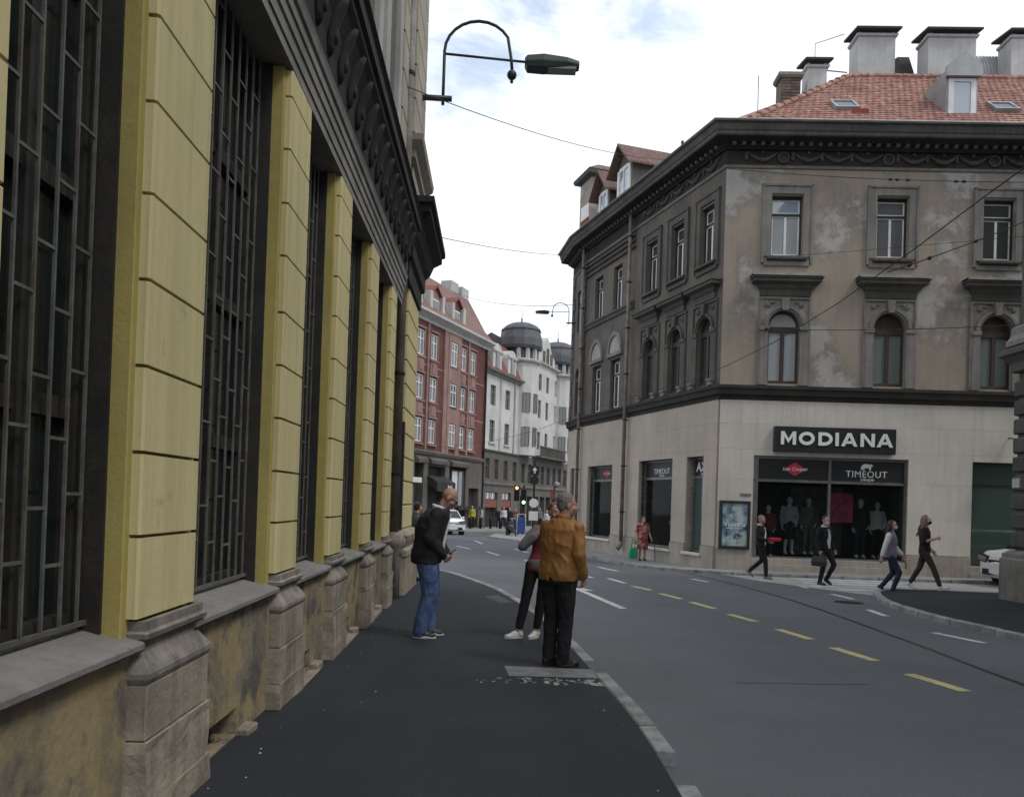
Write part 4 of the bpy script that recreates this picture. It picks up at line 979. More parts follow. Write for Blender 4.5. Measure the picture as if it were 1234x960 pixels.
def simple_window(root, W, x, z0, z1, w, rec=.18, frame='white_paint', pane='pane_mid', t=.07, cols=2, trans=.65):
    mb = MB(); a, b = x - w / 2, x + w / 2
    for q in ((a, a + t, z0, z1), (b - t, b, z0, z1), (a + t, b - t, z1 - t, z1), (a + t, b - t, z0, z0 + t)): mb.box(q[0], q[1], rec - .06, rec + .04, q[2], q[3])
    zt = z0 + (z1 - z0) * trans
    mb.box(a + t, b - t, rec - .05, rec + .03, zt - t / 2, zt + t / 2)
    for i in range(1, cols):
        xx = a + (b - a) * i / cols; mb.box(xx - t / 2, xx + t / 2, rec - .05, rec + .03, z0 + t, zt - t / 2); mb.box(xx - t / 2, xx + t / 2, rec - .05, rec + .03, zt + t / 2, z1 - t)
    w_ = mk('window', mb, frame, root, W); w_['kind'] = 'stuff'
    mk('pane', MB().box(a + t, b - t, rec - .01, rec + .01, z0 + t, z1 - t), pane, w_, W)
    return w_
# ---- red house
rh = thing('red_house', 'red and pink stuccoed town house with grey shop floor and gabled dormers', 'building', ROW @ T(-4, 0, RZ0))
XR0, XR1 = -15, 2.66
colx = [-12.9, -10.7, -8.5, -6.5, -3.4, -1.65, .15]
rows = [(5.6, 7.25), (8.58, 10.25), (11.6, 13.35)]
hl = [(x - .5, x + .5, a, b) for x in colx for a, b in rows]
mk('wall', MB().wall(XR0, XR1, 4.9, 14.3, hl, 0, .2), 'red_stucco', rh, ROW)
for x in colx:
    for a, b in rows: simple_window(rh, ROW, x, a, b, 1.0, cols=2, rec=-.04 if x == -3.4 else .08, pane='pane_dark' if (x, a) == (-3.4, 8.58) else 'pane_lace')
    for z0, z1 in ((7.35, 8.45), (10.35, 11.5)):
        mk('spandrel', MB().box(x - .52, x + .52, -.06, 0, z0, z1).box(x - .3, x + .3, -.1, -.06, z0 + .2, z1 - .2), 'pink_trim', rh, ROW)
for x in colx:
    for a, b in rows:
        mk('window_surround', MB().box(x - .62, x - .5, -.05, .0, a - .08, b + .1).box(x + .5, x + .62, -.05, .0, a - .08, b + .1).box(x - .68, x + .68, -.12, .0, b + .1, b + .22).box(x - .66, x + .66, -.14, 0, a - .2, a - .08), 'pink_trim', rh, ROW)['kind'] = 'stuff'
for z in (8.0, 11.0): mk('string_course', MB().box(XR0, XR1, -.03, 0, z - .06, z + .06), 'pink_trim', rh, ROW)
for xa, xb in ((-5.0, -4.4), (-.85, -.6), (-7.6, -7.35), (-9.8, -9.6)): mk('pilaster', MB().box(xa, xb, -.12, 0, 4.9, 14.0), 'pink_trim', rh, ROW)
mk('bay', MB().box(-4.35, -3.95, -.14, 0, 4.95, 13.95).box(-2.85, -2.2, -.14, 0, 4.95, 13.95).box(-3.95, -2.85, -.14, -.02, 13.4, 13.95).box(-3.95, -2.85, -.14, -.02, 7.3, 8.5).box(-3.95, -2.85, -.14, -.02, 10.3, 11.55), 'pink_trim', rh, ROW)
mk('eaves', MB().sweep([(-.2, 14.0), (.1, 14.02), (.15, 14.2), (.5, 14.45), (.6, 14.5), (.6, 14.68), (-.2, 14.8)], [(XR0, 0), (3.3, 0)]), 'house_cream', rh, ROW)
mk('roof', MB().prism([(-.55, 14.66), (3.6, 19.3), (9, 14.66)], 'x', XR0, 2.9), 'tile_brown', rh, ROW)
for i, xc in enumerate((-6.4, -2.9, -9.8)):
    d = mk('dormer', MB().prism([(xc - .85, 14.6), (xc + .85, 14.6), (xc + .85, 16.1), (xc, 16.75), (xc - .85, 16.1)], 'y', .1, 3.0), 'red_stucco' if i else 'pink_trim', rh, ROW)
    for a, b in ((xc - 1.15, xc - .75), (xc + .75, xc + 1.15)): mk('dormer_pier', MB().box(a, b, -.15, .4, 14.6, 16.3), 'house_cream', d, ROW)
    mk('dormer_window', MB().box(xc - .5, xc + .5, .02, .09, 14.75, 15.9), 'white_paint', d, ROW)
    for a, b in ((xc - .43, xc - .04), (xc + .04, xc + .43)): mk('pane', MB().box(a, b, 0, .015, 14.85, 15.8), 'pane_mid', d, ROW)
    mk('dormer_roof', MB().prism([(xc - 1.1, 16.05), (xc, 16.95), (xc + 1.1, 16.05), (xc + 1.1, 15.93), (xc, 16.8), (xc - 1.1, 15.93)], 'y', -.1, 3.2), 'tile_red', d, ROW)
for x, w, z in ((-11.3, 1.5, 20.4), (-8.2, 1.0, 20.2), (-6.2, 1.3, 20.2), (-3.2, 1.6, 20.2), (-15, 1.3, 20)):
    c = mk('chimney', MB().box(x - w / 2, x + w / 2, 3.2, 4.2, 17.6, z), 'chim_render', rh, ROW)
    mk('chimney_cap', MB().box(x - w / 2 - .1, x + w / 2 + .1, 3.1, 4.3, z, z + .13), 'trim_dark', c, ROW)
mk('stone_floor', MB().wall(XR0, XR1, RZ0 - .2, 4.9, [(-13, -10.2, RZ0, 4.0), (-8.9, -7.6, RZ0, 4.2), (-6.9, -4.2, RZ0, 4.0), (-3.5, -.6, RZ0, 4.1), (.0, 1.9, RZ0, 2.6)], -.08, .5), 'house_grey', rh, ROW)
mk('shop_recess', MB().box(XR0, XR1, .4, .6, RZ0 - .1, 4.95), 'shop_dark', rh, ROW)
mk('belt', MB().sweep([(0, 4.7), (.2, 4.75), (.28, 4.95), (0, 5.1)], [(XR0, 0), (XR1, 0)]), 'house_grey', rh, ROW)
for a, b in ((-8.9, -7.5), (-6.95, -4.15), (-3.6, -.5)): mk('door_hood', MB().sweep([(0, 4.1), (.3, 4.15), (.35, 4.4), (0, 4.6)], [(a, -.08), (b, -.08)]), 'house_grey', rh, ROW)
aw = mk('awning', MB().prism([(-.08, 3.3), (-.9, 2.85), (-.9, 2.2), (-.85, 2.2), (-.08, 3.1)], 'x', -7.0, -4.1), 'shop_dark', rh, ROW)
text('lettering', 'BAR', .4, 'plain_white', aw, ROW @ T(-5.0, -.91, 2.5), bold=.01, depth=.003)
mk('fascia_sign', MB().box(-10.4, -8.3, -.35, -.2, 2.75, 3.1), 'plain_white', rh, ROW)
sw_ = mk('shop_window', MB().box(-2.9, -2.75, .05, .15, .9, 3.9).box(-1.75, -1.6, .05, .15, .9, 3.9).box(-.85, -.7, .05, .15, .9, 3.9).box(-2.75, -.85, .05, .15, 3.8, 3.9), 'house_grey', rh, ROW); sw_['kind'] = 'stuff'
mk('pane', MB().box(-2.75, -1.75, .08, .1, 1.2, 3.8), 'pane_pale', sw_, ROW); mk('pane', MB().box(-1.6, -.85, .08, .1, 1.2, 3.8), 'pane_mid', sw_, ROW)
mk('canopy', MB().box(-3.4, 1.2, -.9, -.08, .9, 1.15), 'shop_dark', rh, ROW)
pipe_r = mk('drain_pipe', MB().tube([(2.6, -.12, RZ0), (2.6, -.12, 14)], .09, 8), 'iron_dark', rh, ROW)
# ---- white house with red mansard
wh = thing('white_house', 'white town house with steep red mansard roof and arched dormers beside the red house', 'building', ROW @ T(7, 0, RZ0))
XW0, XW1 = 2.72, 10.9
wc = [4.45, 7.75]
hl = [(x - .55, x + .55, a, b) for x in wc for a, b in ((6.6, 8.45), (9.7, 11.4))]
mk('wall', MB().wall(XW0, XW1, 5.9, 12.3, hl, 0, .2), 'house_white', wh, ROW)
for x in wc:
    for a, b in ((6.6, 8.45), (9.7, 11.4)): simple_window(wh, ROW, x, a, b, 1.1, frame='trim_stone', pane='pane_mid')
    mk('sill', MB().box(x - .7, x + .7, -.15, 0, 6.45, 6.58), 'house_white', wh, ROW)
for xa in (2.75, 5.9, 6.15): mk('pilaster', MB().box(xa, xa + .15, -.06, 0, 5.95, 12.2), 'house_cream', wh, ROW)
mk('drain_pipe', MB().tube([(9.3, -.1, 5.9), (9.3, -.1, 12.3)], .08, 8), 'house_cream', wh, ROW)
mk('cornice', MB().sweep([(-.1, 12.2), (.1, 12.22), (.2, 12.4), (.45, 12.5), (.5, 12.65), (-.1, 12.75)], [(XW0, 0), (XW1, 0)]), 'trim_stone', wh, ROW)
mk('roof', MB().prism([(1.3, 15.4), (3.6, 19.3), (9, 14.66), (2, 14.66)], 'x', 2.92, 6.6), 'tile_brown', wh, ROW)
mk('mansard', MB().prism([(-.2, 12.7), (1.2, 15.6), (4.2, 16.6), (8, 12.7)], 'x', XW0 + .1, XW1), 'tile_red', wh, ROW)
for x in (4.9, 8.3):
    d = mk('dormer', MB().prism([(x - .95 * math.cos(math.pi * i / 8), 14.25 + .75 * math.sin(math.pi * i / 8)) for i in range(9)][::-1] + [(x - .95, 12.7), (x + .95, 12.7)], 'y', -.1, 1.6), 'house_white', wh, ROW)
    mk('dormer_window', MB().box(x - .42, x + .42, -.16, -.1, 12.85, 14.4), 'trim_stone', d, ROW); mk('pane', MB().box(x - .35, x + .35, -.175, -.16, 12.92, 14.35), 'pane_mid', d, ROW)
    mk('dormer_hood', MB().sweep([(0, 14.2), (.12, 14.25), (.15, 14.4), (0, 14.5)], [(x - 1.0, -.1), (x + 1.0, -.1)]), 'house_white', d, ROW)
for x in (6.3, 4.2): mk('chimney', MB().box(x - .7, x + .7, 3.8, 4.8, 16, 20.3), 'chim_render', wh, ROW)
lf = [(3.1, 4.0), (5.0, 5.9), (7.1, 8.0), (9.2, 10.1)]
mk('stone_floor', MB().wall(XW0, XW1, RZ0 - .2, 5.9, [(a, b, 3.5, 5.2) for a, b in lf] + [(3.3, 5.9, RZ0, 2.4), (6.9, 9.0, RZ0, 2.4)], -.08, .4), 'house_grey', wh, ROW)
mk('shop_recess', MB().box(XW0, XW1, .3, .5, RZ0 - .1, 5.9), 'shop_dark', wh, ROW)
for a, b in lf: simple_window(wh, ROW @ T(0, -.08), (a + b) / 2, 3.5, 5.2, b - a, frame='house_grey')
for z in (3.0, 5.75): mk('belt', MB().sweep([(0, z), (.12, z + .03), (.18, z + .16), (0, z + .2)], [(XW0, -.08), (XW1, -.08)]), 'trim_stone' if z < 5 else 'house_grey', wh, ROW)
for a, b in ((3.3, 5.9), (6.9, 9.0)):
    mk('fascia', MB().box(a, b, -.03, .05, 1.1, 1.75), 'orange_fascia', wh, ROW)
    for i in range(5): mk('pane', MB().box(a + i * (b - a) / 5 + .05, a + (i + 1) * (b - a) / 5 - .05, .05, .07, 1.8, 2.35), 'pane_pale' if i % 2 else 'pane_mid', wh, ROW)
# ---- tall white house with two slate cupolas
th = thing('cupola_house', 'tall white house with two round slate cupolas, a pointed gable and a long balcony', 'building', ROW @ T(18, 0, RZ0))
XT0, XT1 = 10.95, 34
tcx = [10.75 + .9, 13.25, 16.0, 18.2, 20.9, 23.5, 26.4, 29]
tz = [(6.8, 8.55), (9.9, 11.65), (12.6, 14.2)]
hl = [(x - .42, x + .42, a, b) for x in tcx for a, b in tz]
mk('wall', MB().wall(XT0, XT1, 5.9, 15.3, hl, 0, .2), 'house_white', th, ROW)
for x in tcx:
    for a, b in tz: simple_window(th, ROW, x, a, b, .84, frame='trim_stone', pane='pane_mid')
def cupola(x, zb, r):
    n = 12; c = (x, .55)
    t = mk('turret', MB().lathe([(r, 5.95), (r, zb)], (c[0], c[1], 0), n), 'house_white', th, ROW)
    mk('turret_cornice', MB().lathe([(r, zb - .1), (r + .3, zb), (r + .35, zb + .15), (r, zb + .3)], (c[0], c[1], 0), n), 'house_cream', t, ROW)
    dm_ = mk('dome', MB().lathe([(r - .1, zb + .1), (r - .2, zb + 1.2), (r + .3, zb + 1.25), (r + .42, zb + 1.5), (r + .38, zb + 2.2), (r + .16, zb + 2.95), (r + .24, zb + 3.0), (r + .2, zb + 3.14), (r - .2, zb + 3.5), (r - .7, zb + 3.72), (.5, zb + 3.78), (.02, zb + 3.78)], (c[0], c[1], 0), n), 'slate', th, ROW)
    for k in range(6):
        a = math.pi + (k + .5) * math.pi / 6; px_, py_ = c[0] + (r - .05) * math.cos(a), c[1] + (r - .05) * math.sin(a)
        mk('dome_pier', MB().box(px_ - .15, px_ + .15, py_ - .15, py_ + .15, zb + .2, zb + 1.25), 'house_white', dm_, ROW)
    mk('finial', MB().lathe([(.02, zb + 3.7), (.16, zb + 3.8), (.05, zb + 4.05), (.1, zb + 4.15), (.03, zb + 4.3), (.02, zb + 5)], (c[0], c[1], 0), 8), 'slate', dm_, ROW)
    for a, b in tz[:2]:
        for ph in (-2.35, -1.57, -.8):
            px_, py_ = c[0] + (r - .02) * math.cos(ph), c[1] + (r - .02) * math.sin(ph)
            simple_window(th, ROW @ T(px_, py_) @ RZ(math.degrees(ph) + 90), 0, a, b, .8, rec=.0, frame='trim_stone', pane='pane_mid')
cupola(11.9, 14.5, 1.65); cupola(22.6, 14.8, 1.65)
mk('gable', MB().prism([(15.2, 15.2), (20.2, 15.2), (20.0, 16.2), (19.0, 16.6), (18.4, 17.6), (17.6, 18.1), (16.9, 17.6), (16.3, 16.6), (15.4, 16.2)], 'y', -.05, .6), 'house_white', th, ROW)
for x in (16.6, 17.7, 18.8): simple_window(th, ROW @ T(0, -.26), x, 15.4, 16.6 + (.4 if x == 17.7 else 0), .6, frame='trim_stone')
mk('eaves', MB().sweep([(0, 15.1), (.3, 15.2), (.35, 15.35), (0, 15.45)], [(XT0, 0), (XT1, 0)]), 'house_cream', th, ROW)
mk('roof', MB().prism([(-.2, 15.35), (3.2, 17.4), (7, 15.35)], 'x', XT0, XT1), 'slate', th, ROW)
for x in (14.6, 21.0): mk('chimney', MB().box(x - .6, x + .6, 2.6, 3.5, 16.6, 18.3), 'chim_render', th, ROW)
fw = [(11.3 + i * 1.8, 12.3 + i * 1.8) for i in range(12)]
mk('stone_floor', MB().wall(XT0, XT1, RZ0 - .4, 5.9, [(a, b, 3.4, 5.2) for a, b in fw] + [(a, b + .4, RZ0, 2.2) for a, b in fw], -.08, .4), 'house_grey', th, ROW)
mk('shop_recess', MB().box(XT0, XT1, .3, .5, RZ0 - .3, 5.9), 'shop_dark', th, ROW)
for a, b in fw: simple_window(th, ROW @ T(0, -.08), (a + b) / 2, 3.4, 5.2, b - a, frame='house_grey')
bc = mk('balcony', MB().box(14.2, 22.6, -.95, 0, 5.95, 6.12), 'house_grey', th, ROW)
for i in range(43): mk('baluster', MB().box(14.25 + i * .195, 14.33 + i * .195, -.92, -.84, 6.12, 6.95), 'house_grey', bc, ROW)
mk('handrail', MB().box(14.2, 22.6, -.97, -.8, 6.95, 7.05), 'house_grey', bc, ROW)
mk('belt', MB().sweep([(0, 2.9), (.15, 2.95), (.2, 3.1), (0, 3.15)], [(XT0, -.08), (XT1, -.08)]), 'trim_stone', th, ROW)
# ------------------------------------------------------------------ street lamps, wires, signals, vehicles
M('lamp_green', (.045, .06, .055), (.03, .042, .04), rough=.5, metal=.3, var=.1, bump=.05)
M('lamp_glass', (.22, .23, .22), rough=.25, var=.05, bump=.05)
M('cable', (.03, .03, .03), rough=.7, bump=0)
M('signal_green', (.35, 1.0, .72), emit=3.0, bump=0)
M('signal_amber', (1.0, .55, .25), emit=1.5, bump=0)
M('sign_white', (.6, .6, .58), var=.05, bump=0)
M('sign_red', (.5, .05, .06), var=.05, bump=0)
M('cart_blue', (.03, .06, .22), var=.1, bump=.05)
M('car_white', (.68, .69, .69), rough=.25, spec=.6, var=.02, bump=0, big=.02)
M('rubber', (.02, .02, .02), rough=.8, bump=.1)
M('plastic_black', (.02, .02, .022), rough=.4, bump=0)
M('head_glass', (.25, .26, .27), rough=.15, metal=.4, bump=0)
M('tail_red', (.5, .04, .04), rough=.25, bump=0)
M('chrome', (.5, .5, .5), rough=.2, metal=.9, bump=0)
def street_lamp(label, W, head=1.0):
    # wall bracket: local x points away from the wall
    t = thing('street_lamp', label, 'street lamp', W, 'swan-neck street lamps on brackets')
    mk('bracket_tube', MB().tube([(-.25, 0, 0), (.55, 0, -.02)], .055, 10), 'lamp_green', t, W, smooth=True)
    arc = [(.38, 0, -.14), (.38, 0, .45), (.38, 0, .85)] + [(1.03 - .65 * math.cos(a), 0, .9 + .6 * math.sin(a)) for a in [math.pi * i / 12 for i in range(0, 11)]] + [(1.67, 0, .78), (1.69, 0, .58)]
    mk('swan_neck', MB().tube(arc, .03, 8), 'lamp_green', t, W, smooth=True)
    mk('stay_bar', MB().tube([(.38, 0, .85), (1.95, 0, .74)], .024, 8), 'lamp_green', t, W, smooth=True)
    mk('ball_finial', MB().ball((1.69, 0, .48), .095, 12, 8).lathe([(.03, 0), (.03, .06)], (1.69, 0, .33), 8), 'lamp_green', t, W, smooth=True)
    hd = mk('lamp_head', MB().loft([[(x, y * w, zc + z * h) for y, z in ((-1, -.2), (-.7, .8), (0, 1), (.7, .8), (1, -.2), (.8, -1), (-.8, -1))] for x, w, h, zc in ((1.93, .08, .08, .73), (1.98, .16, .13, .72), (2.3, .18, .15, .73), (2.75, .15, .11, .72), (2.98, .1, .07, .70))]), 'lamp_green', t, W, bevel=.01)
    mk('lamp_glass', MB().box(2.38, 2.92, -.12, .12, .575, .62), 'lamp_glass', hd, W)
    return t
street_lamp('dark green swan-neck street lamp high on the corner of the yellow building', T(-1.96, 15.1, 9.38))
street_lamp('swan-neck street lamp on the chamfered end of the stucco corner building', FR(2.5, 35.2, 186, 9.72) @ Matrix.Diagonal((.58, .58, .58, 1)))
# wires
def wire(name, label, a, b, sag, r, ins=(), n=14, group='overhead wires across the street'):
    A, B = Vector(a), Vector(b)
    P = [A.lerp(B, t / n) + Vector((0, 0, -4 * sag * (t / n) * (1 - t / n))) for t in range(n + 1)]
    o = tag(mk(name, MB().tube(P, r, 5), 'cable'), label, 'cable', group)
    for t in ins:
        p = A.lerp(B, t) + Vector((0, 0, -4 * sag * t * (1 - t))); d = (B - A).normalized()
        m2 = MB(); m2.tube([p - d * .06, p - d * .02, p + d * .02, p + d * .06], [.012, .034, .034, .012], 7)
        mk('insulator', m2, 'cable', o)
    return o
wire('span_wire', 'thin wire from the yellow building past its lamp to the corner building roof', (-2.0, 12.4, 8.2), (4.7, 25.6, 12.95), .25, .008)
wire('span_wire', 'thin wire between the sooty corner cornice and the end of the corner building', (-1.75, 15.2, 6.75), (2.6, 34.5, 12.6), .15, .008)
wire('span_wire', 'thin wire from the red house to the end of the corner building', (-4.9, 60.2, 17.5), (2.5, 35.4, 10.6), .4, .012)
wire('span_wire', 'wire with dark insulators under the corner building frieze', (5.95, 23.3, 11.75), (10.9, 16.2, 8.6), .1, .009, ins=(.6, .62, .65, .78, .8))
wire('span_wire', 'wire with insulators crossing in front of the arched windows', (4.5, 29.0, 8.55), (10.75, 16.6, 5.75), .25, .009, ins=(.4, .42, .46, .55))
wire('span_wire', 'hair-thin wire crossing the upper stucco facade', (2.5, 34.6, 12.0), (10.75, 16.5, 7.6), .1, .006)
def tram_wire(dz, x0):
    P = [(p.x + x0, p.y, 5.55 + dz + gz(p.y)) for p in trk if p.y > -8][::4]
    return MB().tube(P, .008, 6)
cw_ = tag(mk('contact_wire', tram_wire(0, 0), 'cable'), 'thick tram contact wire slanting over the road in front of the facade', 'cable', 'overhead wires across the street')
P0 = Vector((10.8, 15.6, 7.6)); P1 = Vector((5.9, 11.8, 5.75))
wire('pull_off', 'short tram pull-off cable with clamps by the dark stone corner', (10.9, 15.9, 8.0), (5.86, 12.5, 5.5), .05, .01, ins=(.55, .8, .9))
# traffic signal and signs at the square
def post(x, y, h, r=.06, par=None): return mk('post', MB().tube([(x, y, gz(y) - .05), (x, y, gz(y) + h)], r, 8), 'iron_dark', par)
t = thing('traffic_signal', 'black traffic signal showing green at the square', 'traffic light', T(.75, 50, -.5))
post(.75, 50, 3.2, .06, t)
for nm, x, y, z in (('signal_head', .75, 49.8, 1.95), ('signal_head', .3, 49.85, 2.2)):
    h = mk(nm, MB().box(x - .17, x + .17, y - .12, y + .12, z - .5, z + .5), 'plastic_black', t, bevel=.02)
    for i, dz in enumerate((.32, 0, -.32)):
        on = (x > .5 and i == 2); am = (x < .5 and i == 0)
        mk('lens', MB().lathe([(.001, 0), (.11, 0), (.11, .02)], (0, 0, 0), 12), 'signal_green' if on else 'signal_amber' if am else 'plastic_black', h, T(x, y - .125, z + dz) @ Matrix.Rotation(R(90), 4, 'X'))
        mk('visor', MB().loft([[(x + .13 * math.cos(a), yy, z + dz + .13 * math.sin(a)) for a in [math.pi * k / 8 for k in range(9)]] for yy in (y - .12, y - .28)], closed=False), 'plastic_black', h)
t = thing('sign_post', 'tall post with round and square traffic signs at the square', 'sign', T(1.45, 52, -.5))
post(1.45, 52, 5.0, .07, t)
for z, k in ((3.75, 0), (3.1, 1), (1.6, 2), (.75, 3)):
    if k in (0, 3): mk('sign_plate', MB().box(1.15, 1.75, 51.86, 51.92, z - .3, z + .3), 'plastic_black' if k == 0 else 'sign_white', t, bevel=.01)
    if k == 0: mk('arrow_mark', MB().prism([(1.45, z + .22), (1.62, z), (1.5, z), (1.5, z - .2), (1.4, z - .2), (1.4, z), (1.28, z)], 'y', 51.85, 51.84), 'sign_white', t)
    if k in (1, 2): mk('sign_disc', MB().lathe([(.001, 0), (.3, 0), (.3, .03), (.001, .03)], (0, 0, 0), 16), 'sign_white' if k == 2 else 'plastic_black', t, T(1.45, 51.88, z) @ Matrix.Rotation(R(90), 4, 'X'))
t = thing('banner_post', 'post with a small red banner beyond the traffic signal', 'banner', T(3.0, 56, -.55))
post(3.0, 56, 3.4, .05, t); mk('banner', MB().box(2.72, 2.98, 55.95, 56.0, 1.9, 2.6), 'faded_red', t); mk('globe', MB().ball((3.15, 56, 2.95), .22, 10, 7), 'lamp_glass', t, smooth=True)
# two-wheeled blue shopping cart
t = thing('blue_cart', 'tall blue wheeled cart standing at the pavement edge', 'cart', T(.6, 46.1, -.46))
W = T(.6, 46.1, -.37)
mk('bag', MB().loft([[(x * w, y * .2 + o, z) for x, y in ((-1, -1), (1, -1), (1, 1), (-1, 1))] for w, o, z in ((.24, 0, .2), (.27, .02, .6), (.26, .05, 1.1))]), 'cart_blue', t, W, bevel=.02)
for s in (-1, 1):
    mk('frame_tube', MB().tube([(s * .25, -.2, .1), (s * .25, -.18, .9), (s * .22, -.05, 1.3)], .018, 6), 'chrome', t, W)
    mk('wheel', MB().tube([(s * .3 - .03, -.05, .12), (s * .3 + .03, -.05, .12)], .12, 12), 'rubber', t, W)
mk('handle', MB().tube([(-.22, -.05, 1.3), (.22, -.05, 1.3)], .018, 6), 'chrome', t, W)
# parked scooter
t = thing('scooter', 'dark scooter parked at the square behind the blue cart', 'scooter', T(.1, 48.2, -.48))
W = FR(.1, 48.2, 65, -.48)
for x in (-.6, .65):
    mk('wheel', MB().lathe([(.13, -.05), (.27, -.05), (.3, 0), (.27, .05), (.13, .05), (.13, -.05)], (0, 0, 0), 14), 'rubber', t, W @ T(x, 0, .3) @ Matrix.Rotation(R(90), 4, 'X'))
mk('body', MB().loft([[(x, y * w, z0 + (z1 - z0) * v) for y, v in ((-1, 0), (1, 0), (1.1, .6), (.6, 1), (-.6, 1), (-1.1, .6))] for x, w, z0, z1 in ((-.85, .1, .5, .75), (-.6, .16, .35, .82), (-.2, .18, .25, .8), (.1, .14, .22, .4), (.35, .16, .22, .45), (.5, .2, .3, 1.0), (.6, .12, .5, 1.05))]), 'plastic_black', t, W, bevel=.02)
mk('seat', MB().loft([[(x, y * .15, .8 + h * v) for y, v in ((-1, 0), (1, 0), (.8, 1), (-.8, 1))] for x, h in ((-.8, .08), (-.4, .12), (0, .08))]), 'rubber', t, W, bevel=.02)
mk('handlebar', MB().tube([(.42, -.34, 1.1), (.5, 0, 1.08), (.42, .34, 1.1)], .02, 6), 'chrome', t, W); mk('windscreen', MB().loft([[(.6, -.2, 1.0), (.6, .2, 1.0)], [(.45, -.16, 1.4), (.45, .16, 1.4)]], closed=False), 'lamp_glass', t, W)
# bollards along the square
for i in range(9):
    p = Vector((-5.2, 56)).lerp(Vector((.6, 63.5)), i / 8)
    o = mk('bollard', MB().lathe([(.09, 0), (.09, .5), (.12, .55), (.1, .65), (.13, .78), (.07, .88)], (0, 0, 0), 10), 'iron_dark', None, T(p.x, p.y, gz(p.y) + .1), smooth=True)
    tag(o, ['bollard nearest the yellow building corner', 'second bollard, close by the white car', 'third bollard, behind the white car', 'fourth bollard, under the dark awning', 'middle bollard of the row, before the red house', 'bollard before the edge of the red house', 'third bollard from the traffic signal', 'second bollard from the traffic signal', 'bollard closest to the traffic signal'][i] + ' on the square', 'bollard', 'bollards along the square')
# cars
def car(label, W, paint='car_white', L=4.0, wid=1.68, h=1.46):
    t = thing('car', label, 'car', W)
    hw = wid / 2
    prof = [(-.5, .32), (-.5, .62), (-.485, .82), (-.46, .92), (-.33, .98), (-.23, 1.0), (-.05, 1.01), (.2, .99), (.36, .97), (.47, .93), (.5, .75), (.5, .42), (.48, .25), (-.48, .22)]
    ys = [(-1, .9, .0), (-.97, .97, .0), (-.8, 1, .02), (0, 1.015, .04), (.8, 1, .02), (.97, .97, 0), (1, .9, 0)]
    mb = MB()
    mb.loft([[(x * L * sx, yy * hw, z + (b if z > .9 else 0)) for x, z in prof] for yy, sx, b in ys][::-1])
    body = mk('body', mb, paint, t, W, smooth=False, bevel=.03)
    gh = [(-.33, .97), (-.2, h - .06), (-.1, h), (.18, h), (.34, h - .12), (.46, .93)]
    mb = MB()
    def side(k): return [(x * L, k * (hw - .04 - .2 * max(0, (z - .95)) / (h - .95)), z) for x, z in gh]
    mb.loft([side(-1), side(1)][::-1]); mk('cabin', mb, paint, t, W, bevel=.02)
    def gl(a, b, c, d): return MB().add([a, b, c, d], [(0, 1, 2, 3)])
    wsc = lambda x, z, k: (x * L, k * (hw - .12 - .2 * max(0, z - .95) / (h - .95)), z)
    off = Vector((-.03, 0, .02))
    q = [wsc(-.325, .99, -1), wsc(-.325, .99, 1), wsc(-.207, h - .09, 1), wsc(-.207, h - .09, -1)]
    mk('windscreen', MB().add([Vector(p) + off for p in q], [(3, 2, 1, 0)]), 'pane_dark', t, W)
    q = [wsc(.452, .98, -1), wsc(.452, .98, 1), wsc(.352, h - .16, 1), wsc(.352, h - .16, -1)]
    mk('rear_window', MB().add([Vector(p) + Vector((.03, 0, .02)) for p in q], [(0, 1, 2, 3)]), 'pane_dark', t, W)
    for k in (-1, 1):
        f = lambda x, z: (x * L, k * (hw - .025 - .2 * (z - .95) / (h - .95)), z)
        for nm, q in (('side_window', [f(-.29, 1.0), f(-.02, 1.0), f(-.02, h - .07), f(-.17, h - .09)]), ('side_window', [f(.0, 1.0), f(.27, 1.0), f(.27, h - .13), f(.0, h - .07)])):
            mk(nm, MB().add(q, [(0, 1, 2, 3)]), 'pane_dark', t, W)
        for x in (-.315, .31):
            Ww = W @ T(x * L, k * (hw - .1), .31) @ Matrix.Rotation(R(90), 4, 'X')
            wl = mk('wheel', MB().lathe([(.2, -.1), (.29, -.1), (.315, -.06), (.315, .06), (.29, .1), (.2, .1), (.2, -.1)], (0, 0, 0), 20), 'rubber', t, Ww)
            mk('rim', MB().lathe([(.001, -.07), (.2, -.08), (.2, .08), (.001, .07)], (0, 0, 0), 14), 'head_glass', wl, Ww)
            mk('wheel_arch', MB().lathe([(.32, -.075), (.37, -.075), (.37, .112), (.32, .112), (.32, -.075)], (0, 0, 0), 20), 'plastic_black', t, Ww)
        mk('headlight', MB().loft([[(-.503 * L * sx, k * y, z) for y, z in ((hw * .55, .66), (hw * .93, .7), (hw * .93, .84), (hw * .5, .78))] for sx in (1.004, .95)][::(1 if k > 0 else -1)]), 'head_glass', t, W)
        mk('headlight_rim', MB().loft([[(-.503 * L * sx, k * y, z) for y, z in ((hw * .5, .62), (hw * .955, .67), (hw * .955, .88), (hw * .45, .81))] for sx in (.999, .95)][::(1 if k > 0 else -1)]), 'plastic_black', t, W)
        mk('tail_light', MB().box(.47 * L, .503 * L, *sorted((k * hw * .72, k * hw * .94)), .68, .95), 'tail_red', t, W)
        mk('mirror', MB().ball((-.24 * L, k * (hw + .09), 1.03), (.07, .11, .07), 8, 5), paint, t, W, smooth=True)
    mk('grille', MB().box(-.503 * L, -.48 * L, -.36, .36, .62, .72), 'plastic_black', t, W); mk('bumper_intake', MB().box(-.504 * L, -.47 * L, -.6, .6, .3, .46), 'plastic_black', t, W)
    mk('number_plate', MB().box(-.508 * L, -.5 * L, -.26, .26, .49, .6), 'sign_white', t, W)
    return t
